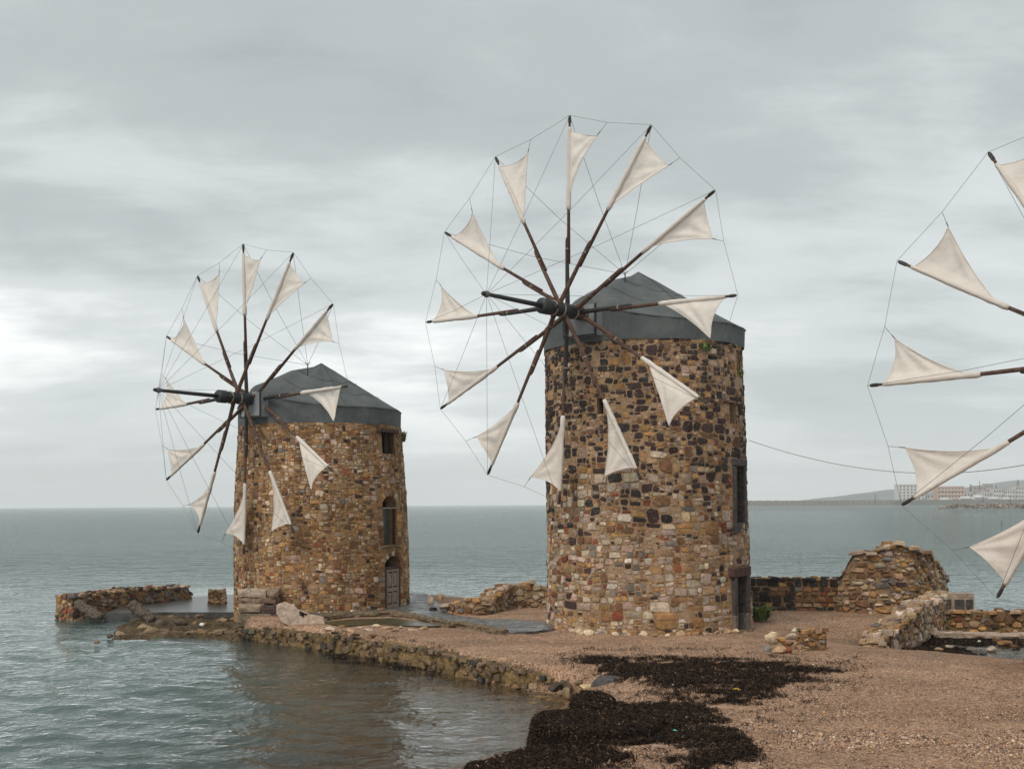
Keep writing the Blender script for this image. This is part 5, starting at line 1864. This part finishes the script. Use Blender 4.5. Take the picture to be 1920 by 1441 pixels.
def build_pebbles():
    rng = np.random.default_rng(9)
    n = 260000
    D = 14.5 + 19 * rng.random(n) ** 1.7
    s = rng.uniform(-.08, .56, n)
    x, y = D * s, D
    z = ground_z(x, y)
    clump = fbm(x * .8, y * .8, 0, 41, 4)
    pr = np.clip((30 - D) / 14, .06, 1) * np.clip((clump - .30) * 3.2, .08, 1)
    ok = (z > .03) & (rng.random(n) < pr)
    x, y, z, D = x[ok], y[ok], z[ok], D[ok]
    n = len(x)
    r = rng.uniform(.007, .017, n) * (1 + 1.3 * np.clip((clump[ok] - .50) * 5, 0, 1) * np.clip((23 - D) / 5, 0, 1)) * np.where(rng.random(n) < .04, 1.9, 1)
    base = np.array([(1, 0, 0), (0, 1, 0), (-1, 0, 0), (0, -1, 0), (0, 0, 1), (0, 0, -1)], float)
    a = rng.uniform(0, 6.28, n)
    sc = np.stack([r * rng.uniform(.8, 1.5, n), r * rng.uniform(.7, 1.2, n), r * rng.uniform(.45, .9, n)], 1)
    loc = base[None] * sc[:, None, :] * rng.uniform(.75, 1.2, (n, 6, 1))
    ca, sa = np.cos(a)[:, None], np.sin(a)[:, None]
    V = np.stack([loc[..., 0] * ca - loc[..., 1] * sa + x[:, None], loc[..., 0] * sa + loc[..., 1] * ca + y[:, None], loc[..., 2] + z[:, None] + r[:, None] * .25], -1)
    T = np.array([(0, 1, 4), (1, 2, 4), (2, 3, 4), (3, 0, 4), (1, 0, 5), (2, 1, 5), (3, 2, 5), (0, 3, 5)])
    Fs = (np.arange(n)[:, None, None] * 6 + T[None]).reshape(-1, 3)
    pal = np.array([(.38, .24, .16), (.27, .16, .105), (.48, .33, .225), (.11, .07, .05), (.58, .45, .34), (.46, .26, .11), (.20, .15, .125), (.68, .60, .52)])
    c = pal[rng.choice(8, n, p=[.29, .25, .14, .14, .05, .06, .06, .01])] * rng.uniform(.8, 1.2, (n, 1))
    o = mesh_obj("pebbles", V.reshape(-1, 3), Fs, M["pebble"], col=np.repeat(c, 6, 0), smooth=True)
    tag(o, "brown and tan shingle scattered over the beach in the foreground", "pebbles", kind="stuff")
    print("pebbles", n)


build_pebbles()


def plant(name, label, cat, c, r, h, n, seed, down=False, wide=.02):
    rng = random.Random(seed)
    V, Fc, C_ = [], [], []
    for _ in range(n):
        a = rng.uniform(0, 6.28); rr = r * math.sqrt(rng.random()) * .5
        b = np.array([c[0] + math.cos(a) * rr, c[1] + math.sin(a) * rr * .6, c[2]])
        L = h * rng.uniform(.25, 1.25)
        out_ = np.array([math.cos(a), math.sin(a) * .6, 0]) * r * rng.uniform(.3, 1.0)
        sgn = -1 if down else 1
        m_ = b + out_ * .4 + np.array([0, 0, sgn * L * .7]); e = b + out_ + np.array([0, 0, sgn * L * rng.uniform(.6, 1.0)])
        p = np.array([-math.sin(a), math.cos(a), 0]) * wide
        k = len(V)
        V += [b - p, b + p, m_ - p, m_ + p, e]
        Fc += [(k, k + 1, k + 3, k + 2), (k + 2, k + 3, k + 4)]
        g = rng.choice([(.07, .12, .025), (.10, .17, .04), (.05, .085, .02), (.16, .2, .06)])
        C_ += [g] * 5
    return tag(mesh_obj(name, V, Fc, M["leaf"], None, tuple(c), np.array(C_)), label, cat)


plant("grass_tuft", "green tuft of grass on the sand at the right foot of the tall mill", "grass", at(1424, 1162, .58), .55, .50, 300, 1)
plant("wall_plant", "green plant growing under the eave of the tall mill", "plant", fposM(.62, 9.50, .03), .28, .28, 110, 2, True)
plant("wall_plant", "small green plant below the notch at the right rim of the tall mill", "plant", fposM(1.22, 8.62, .03), .18, .2, 70, 3)
plant("wall_plant", "leafy plant growing out of the right rim of the shorter mill", "plant", fposL(1.45, 7.1, .03), .22, .42, 90, 4, wide=.025)
plant("grass_tuft", "tiny green sprig growing on the masonry stump of the rock pile", "plant", at(1497, 1186, 1.0), .08, .14, 40, 5)


def scrap(name, label, cat, c, s, mat, seed):
    rng = random.Random(seed)
    V = [np.asarray(c) + np.array([math.cos(a) * s * rng.uniform(.5, 1.1), math.sin(a) * s * .6 * rng.uniform(.5, 1.1), rng.uniform(0, s * .4)]) for a in np.linspace(0, 6.28, 8)[:-1]]
    V.append(np.asarray(c) + np.array([0, 0, s * .45]))
    V2 = V + [p - np.array([0, 0, .01]) for p in V]
    Fc = [(i, (i + 1) % 7, 7) for i in range(7)] + [(8 + (i + 1) % 7, 8 + i, 15) for i in range(7)] + [(i, 8 + i, 8 + (i + 1) % 7, (i + 1) % 7) for i in range(7)]
    return tag(mesh_obj(name, V2, Fc, M[mat], None, tuple(c)), label, cat)


scrap("plastic_scrap", "crumpled yellow scrap lying on the seaweed drift", "litter", on_ground(1380, 1297) + np.array([0, 0, .05]), .10, "yellow", 1)
scrap("plastic_scrap", "small turquoise scrap lying in the seaweed nearest the beach", "litter", on_ground(1265, 1378) + np.array([0, 0, .09]), .04, "turquoise", 2)
for k, (x, y) in enumerate(((1525, 1250), (1232, 1372), (1288, 1350), (1440, 1255), (1262, 1288))):
    scrap("paper_scrap", ["tiny white scrap at the right tip of the upper seaweed drift", "tiny white scrap on the seaweed left of the turquoise scrap", "tiny white scrap on the seaweed above the turquoise scrap", "tiny white scrap on the upper edge of the seaweed drift", "tiny white scrap in the thin weed left of the yellow scrap"][k], "litter", on_ground(x, y) + np.array([0, 0, .06]), .032, "litter", 10 + k)["group"] = "white scraps on the seaweed"
for k, (x, y, s) in enumerate(((1742, 1180, .16), (1735, 1187, .12), (1835, 1188, .14), (1836, 1202, .12), (1725, 1192, .1))):
    boulder("white_stone", ["larger white stone in the corner where the two right-hand walls meet", "small white stone below the larger one in the wall corner", "white stone lying on the pale coping at the right", "white stone just below the one on the coping", "white stone farthest left before the rubble wall"][k], "stone", at(x, y, .1), (s, s * .7, s * .6), (.68, .66, .62), 230 + k, group="white stones before the low wall")
for k, (x, y, s, c_) in enumerate(((1780, 1212, .25, "pale"), (1885, 1206, .38, "ochre"), (1860, 1216, .3, "pale"), (1700, 1212, .18, "tan"), (1820, 1217, .22, "grey"), (1760, 1217, .2, "tan"), (1905, 1212, .25, "brown"), (1870, 1200, .3, "brown"))):
    boulder("shore_stone", ['pale stone in the middle of the wet shore at the right', 'broad ochre stone on the wet shore near the right edge', 'pale stone just below the broad ochre one on the wet shore', 'tan stone nearest the rubble wall on the wet shore', 'grey stone on the wet shore below the middle of the coping', 'tan stone on the wet shore left of the grey one', 'brown stone on the wet shore at the right edge of the photo', 'brown stone behind the broad ochre one, close to the coping'][k], "stone", at(x, y, .06), (s, s * .8, s * .45), tuple(v * .75 for v in PAL[c_]), 250 + k, group="stones on the wet shore at the right")

# ------------------------------------------------------------------ far shore
TOWN = 1500.0


def fx(px, Y): return (px - CX) / F * Y


def far_box(mb, px0, px1, py_top, z0, Y, depth, col):
    x0, x1 = fx(px0, Y), fx(px1, Y)
    zt = atd((px0 + px1) / 2, py_top, Y)[2]
    mb.box(((x0 + x1) / 2, Y + depth / 2, (z0 + zt) / 2), (x1 - x0, depth, zt - z0), col=col)
    return x0, x1, zt


hv, hf = [], []
ridge = [(1300, 941), (1420, 940), (1500, 938), (1560, 932), (1620, 924), (1660, 918), (1700, 917), (1760, 917), (1800, 914), (1850, 908), (1900, 901), (1960, 896), (2100, 880), (2400, 870)]
HD = 3300.0
rx = np.linspace(1300, 2400, 140)
ry = np.interp(rx, [r[0] for r in ridge], [r[1] for r in ridge]) + (fbm(rx * .03, rx * 0, 0, 3, 4) - .5) * 3.5
for x, y in zip(rx, ry):
    pt = atd(x, y, HD)
    hv += [(pt[0], HD - 260, -2), (pt[0], HD - 120, max(0, pt[2] * .6)), (pt[0], HD, max(.5, pt[2])), (pt[0], HD + 300, -2)]
hf = [(4 * i + k, 4 * i + 4 + k, 4 * i + 5 + k, 4 * i + 1 + k) for i in range(139) for k in range(3)]
tag(mesh_obj("hills", hv, hf, M["hill"], smooth=True), kind="structure")

w = MB()
far_box(w, 1690, 2100, 935.5, -1, TOWN - 60, 40, (.16, .15, .14))
mo = w.build("harbour_mole", M["paint"], None, (fx(1850, TOWN), TOWN - 60, 0)); tag(mo, "long dark harbour quay wall below the town across the water", "quay wall")
w = MB()
for k in range(70):
    x = 1395 + k * 4.4
    far_box(w, x, x + 4.6, 938.5 + .8 * math.sin(k * 1.7) - (k > 40) * .8, -1, TOWN - 40, 20, tuple(np.array((.21, .18, .155)) * (1 + .15 * math.sin(k * 2.7))))
tag(w.build("breakwater", M["paint"], None, (fx(1550, TOWN), TOWN - 40, 0)), "long thin breakwater on the horizon between the tall mill and the town", "breakwater")
w = MB()
rg = random.Random(4)
JD = 690.0
for k in range(420):
    px_ = rg.uniform(1768, 2080); py_ = rg.uniform(0, 1)
    edge = min(1, (px_ - 1764) / 26)
    xx = fx(px_, JD); s = rg.uniform(.5, 1.3)
    bmz = 2.3 * edge * (1 - abs(py_ - .5) * 1.6) + .1
    rot = Matrix.Rotation(rg.uniform(0, 6), 3, Vector((rg.random(), rg.random(), rg.random() + .1)).normalized())
    w.box((xx, JD + py_ * 9, max(0, bmz)), (s * 1.4, s, s * .9), np.array(rot), tuple(np.array((.30, .23, .18)) * rg.uniform(.4, 1.25)))
o = w.build("rock_jetty", M["far_rock"], None, (fx(1850, JD), JD, 0)); tag(o, "low jetty of piled rocks in the water before the harbour on the right", "jetty")

GB = "buildings of the town across the water"


def building(label, px0, px1, py_top, Y, depth, col, rows, cols, wfrac=.5, bands=False, roofcol=None, z0=2.0):
    x0, x1 = fx(px0, Y), fx(px1, Y)
    zt = atd((px0 + px1) / 2, py_top, Y)[2]
    org = ((x0 + x1) / 2, Y, z0)
    b_ = thing("building", label, "building", org, GB)
    w = MB(); w.box(((x0 + x1) / 2, Y + depth / 2, (z0 + zt) / 2), (x1 - x0, depth, zt - z0), col=col)
    w.build("wall", M["paint"], b_, org)
    w = MB(); w.box(((x0 + x1) / 2, Y + depth / 2, zt + .3), (x1 - x0 + .8, depth + .8, .6), col=roofcol or tuple(v * .8 for v in col)); w.build("roof", M["paint"], b_, org)
    fh = (zt - z0) / rows; cw = (x1 - x0) / cols
    shared = None
    for r_ in range(rows):
        for c_ in range(cols):
            if shared is None:
                w = MB(); w.box((0, 0, 0), (cw * wfrac, .5, fh * .5)); ob = w.build("window", M["far_glass"], b_); shared = ob.data
            else:
                ob = bpy.data.objects.new("window", shared); ob.parent = b_; COL.objects.link(ob)
            ob.location = (x0 + cw * (c_ + .5) - org[0], -.05, z0 + fh * (r_ + .5) - org[2])
        if bands:
            w = MB(); w.box(((x0 + x1) / 2, Y - .9, z0 + fh * r_ + fh * .18), (x1 - x0, 1.6, fh * .3), col=tuple(min(.8, v * 1.15) for v in col)); w.build("balcony", M["paint"], b_, org)


building("tall white apartment block nearest the breakwater, left of the other buildings across the water", 1685, 1734, 908.5, TOWN, 16, (.62, .60, .57), 6, 7, .45)
building("pinkish four-storey hotel with balcony rows across the water", 1758, 1808, 912, TOWN - 5, 16, (.55, .37, .27), 4, 8, .5, True)
building("low pale house between the white block and the pink hotel", 1738, 1757, 926, TOWN + 8, 12, (.55, .52, .48), 2, 3)
rows_ = [(1826, 1848, 911, (.42, .35, .32), 4, 4, "brown-grey house on the slope right of the pink hotel"), (1849, 1862, 907, (.45, .38, .34), 4, 3, "narrow brownish house high on the slope"),
         (1863, 1882, 916, (.58, .55, .52), 3, 4, "pale house below the narrow brownish one"), (1808, 1824, 922, (.55, .5, .46), 2, 3, "low pale house touching the pink hotel's right side"),
         (1884, 1903, 918, (.62, .6, .57), 3, 4, "white house left of the rightmost dark tree"), (1904, 1925, 911, (.60, .56, .5), 4, 4, "white house at the right edge of the town"),
         (1836, 1860, 922, (.6, .57, .53), 2, 5, "long white house just above the harbour quay"), (1926, 1960, 914, (.5, .44, .4), 3, 5, "tan house beyond the right edge of the town")]
for k, (a, b, t, c_, r_, n_, lab) in enumerate(rows_):
    building(lab, a, b, t, TOWN + (30 if k in (0, 1) else 10 + k), 12, c_, r_, n_)


def far_tree(label, px_, py_top, Y, wpx, seed):
    rng = random.Random(seed)
    zt = atd(px_, py_top, Y)[2]; x = fx(px_, Y); z0 = 6.0
    t = thing("pine_tree", label, "tree", (x, Y, z0), "dark trees in the town across the water")
    w = MB(); w.tube([(x, Y, z0), (x, Y, zt - 1)], [.5, .15], 6); w.build("trunk", M["bark"], t, (x, Y, z0))
    V, Fc, C_ = [], [], []
    R_ = wpx / F * Y / 2
    for _ in range(420):
        f_ = rng.random()
        rr = R_ * (1 - f_ * .75) * math.sqrt(rng.random())
        a = rng.uniform(0, 6.28)
        c = np.array([x + math.cos(a) * rr, Y + math.sin(a) * rr, z0 + 3 + (zt - z0 - 3) * f_])
        s = rng.uniform(.4, 1.0)
        k = len(V)
        for _k in range(3): V.append(c + np.array([rng.uniform(-s, s), rng.uniform(-s, s), rng.uniform(-s * .6, s * .6)]))
        Fc.append((k, k + 1, k + 2)); C_ += [rng.choice([(.03, .045, .03), (.045, .06, .035), (.02, .03, .022)])] * 3
    mesh_obj("crown", V, Fc, M["leaf"], t, (x, Y, z0), np.array(C_))


far_tree("dark pointed tree between the pink hotel and the brown-grey house", 1820, 907, TOWN + 25, 10, 1)
far_tree("dark spreading tree behind the white houses at the right", 1909, 899, TOWN + 40, 13, 2)
far_tree("small dark tree behind the narrow brownish house on the slope", 1868, 909, TOWN + 45, 8, 3)


def boat(label, px_, L_px, seed):
    rng = random.Random(seed)
    Y = TOWN - 12; L = 1.9 * L_px / F * Y; x = fx(px_, Y)
    b_ = thing("boat", label, "boat", (x, Y, 0), "white boats moored at the harbour quay")
    V = []
    for (z, wf, lf) in ((0, .7, .86), (L * .13, 1, 1.0)):
        for s in np.linspace(-1, 1, 9):
            bw = L * .13 * wf * (1 - max(0, s) ** 2 * .95)
            for sd in (-1, 1): V.append((x + s * L / 2 * lf, Y + sd * bw, z))
    Fc = []
    for k in range(8):
        a = 2 * k
        Fc += [(a, a + 2, 20 + a - 2 + 2, 18 + a), (a + 1, 19 + a, 21 + a, a + 3), (18 + a, 20 + a, 21 + a, 19 + a)]
    Fc += [(0, 18, 19, 1)]
    mesh_obj("hull", V, Fc, M["paint"], b_, (x, Y, 0), (.72, .72, .71))
    w = MB(); w.box((x - L * .08, Y, L * .13 + L * .06), (L * .5, L * .17, L * .12), col=(.7, .7, .7)); w.box((x - L * .12, Y, L * .13 + L * .155), (L * .3, L * .14, L * .07), col=(.74, .74, .73)); cb_ = w.build("cabin", M["paint"], b_, (x, Y, 0))
    w = MB(); w.box((x - L * .08, Y - L * .09, L * .13 + L * .07), (L * .44, .3, L * .035)); w.build("window", M["far_glass"], cb_, (x, Y, 0))
    w = MB(); w.tube([(x, Y, L * .2), (x, Y, L * (.42 + .3 * rng.random()))], .18, 5); w.build("mast", M["paint"], b_, (x, Y, 0))


for k, (a, L_, lab) in enumerate(((1776, 22, "white motor yacht left of the pink hotel"), (1815, 26, "white motor yacht before the dark pointed tree"), (1842, 30, "largest white yacht in the middle of the harbour"),
                                  (1868, 24, "white yacht right of the largest one"), (1893, 22, "white yacht before the white house at the right"), (1668, 12, "small white boat at the foot of the tall white block"), (1645, 9, "tiny white boat near the breakwater's right end"))):
    boat(lab, a, L_, k)
for k, (x, top, bot, Y, lab) in enumerate(((1843, 928, 947, 720, "left of two dark posts behind the rock jetty"), (1894, 929, 947, 720, "right of two dark posts behind the rock jetty"), (1878, 978, 986, 205, "short dark post standing in open water at the right"),
                                             (1641, 926, 941, TOWN - 45, "thin lamp mast on the breakwater"), (1837, 902, 921, TOWN + 20, "tall thin mast above the brown-grey house"))):
    p0_, p1_ = atd(x, bot, Y), atd(x, top, Y)
    w = MB(); r_ = Y / F * .6
    w.tube([p0_ - np.array([0, 0, 1.0]), p0_ * .5 + p1_ * .5, p1_], [r_ * 1.2, r_, r_ * .9], 6)
    w.tube([p1_, p1_ + np.array([0, 0, r_ * 1.5])], [r_ * 1.5, r_ * .5], 6)
    tag(w.build("mooring_post" if k < 3 else "lamp_mast", M["dark_timber"], None, p0_), lab, "post")

# ------------------------------------------------------------------ haze: one closed box of pale air
HAZE = 0.0002
hm = bpy.data.materials.new("haze")
hm.use_nodes = True
nt = hm.node_tree
nt.nodes.clear()
ho = nt.nodes.new("ShaderNodeOutputMaterial"); hvn = nt.nodes.new("ShaderNodeVolumePrincipled")
hvn.inputs["Color"].default_value = (.93, .96, .97, 1); hvn.inputs["Density"].default_value = HAZE; hvn.inputs["Anisotropy"].default_value = 0.0
nt.links.new(hvn.outputs[0], ho.inputs["Volume"])
w = MB(); w.box((0, 1990, 60), (10400, 4300, 128))
hz = w.build("haze", hm); tag(hz, kind="stuff")
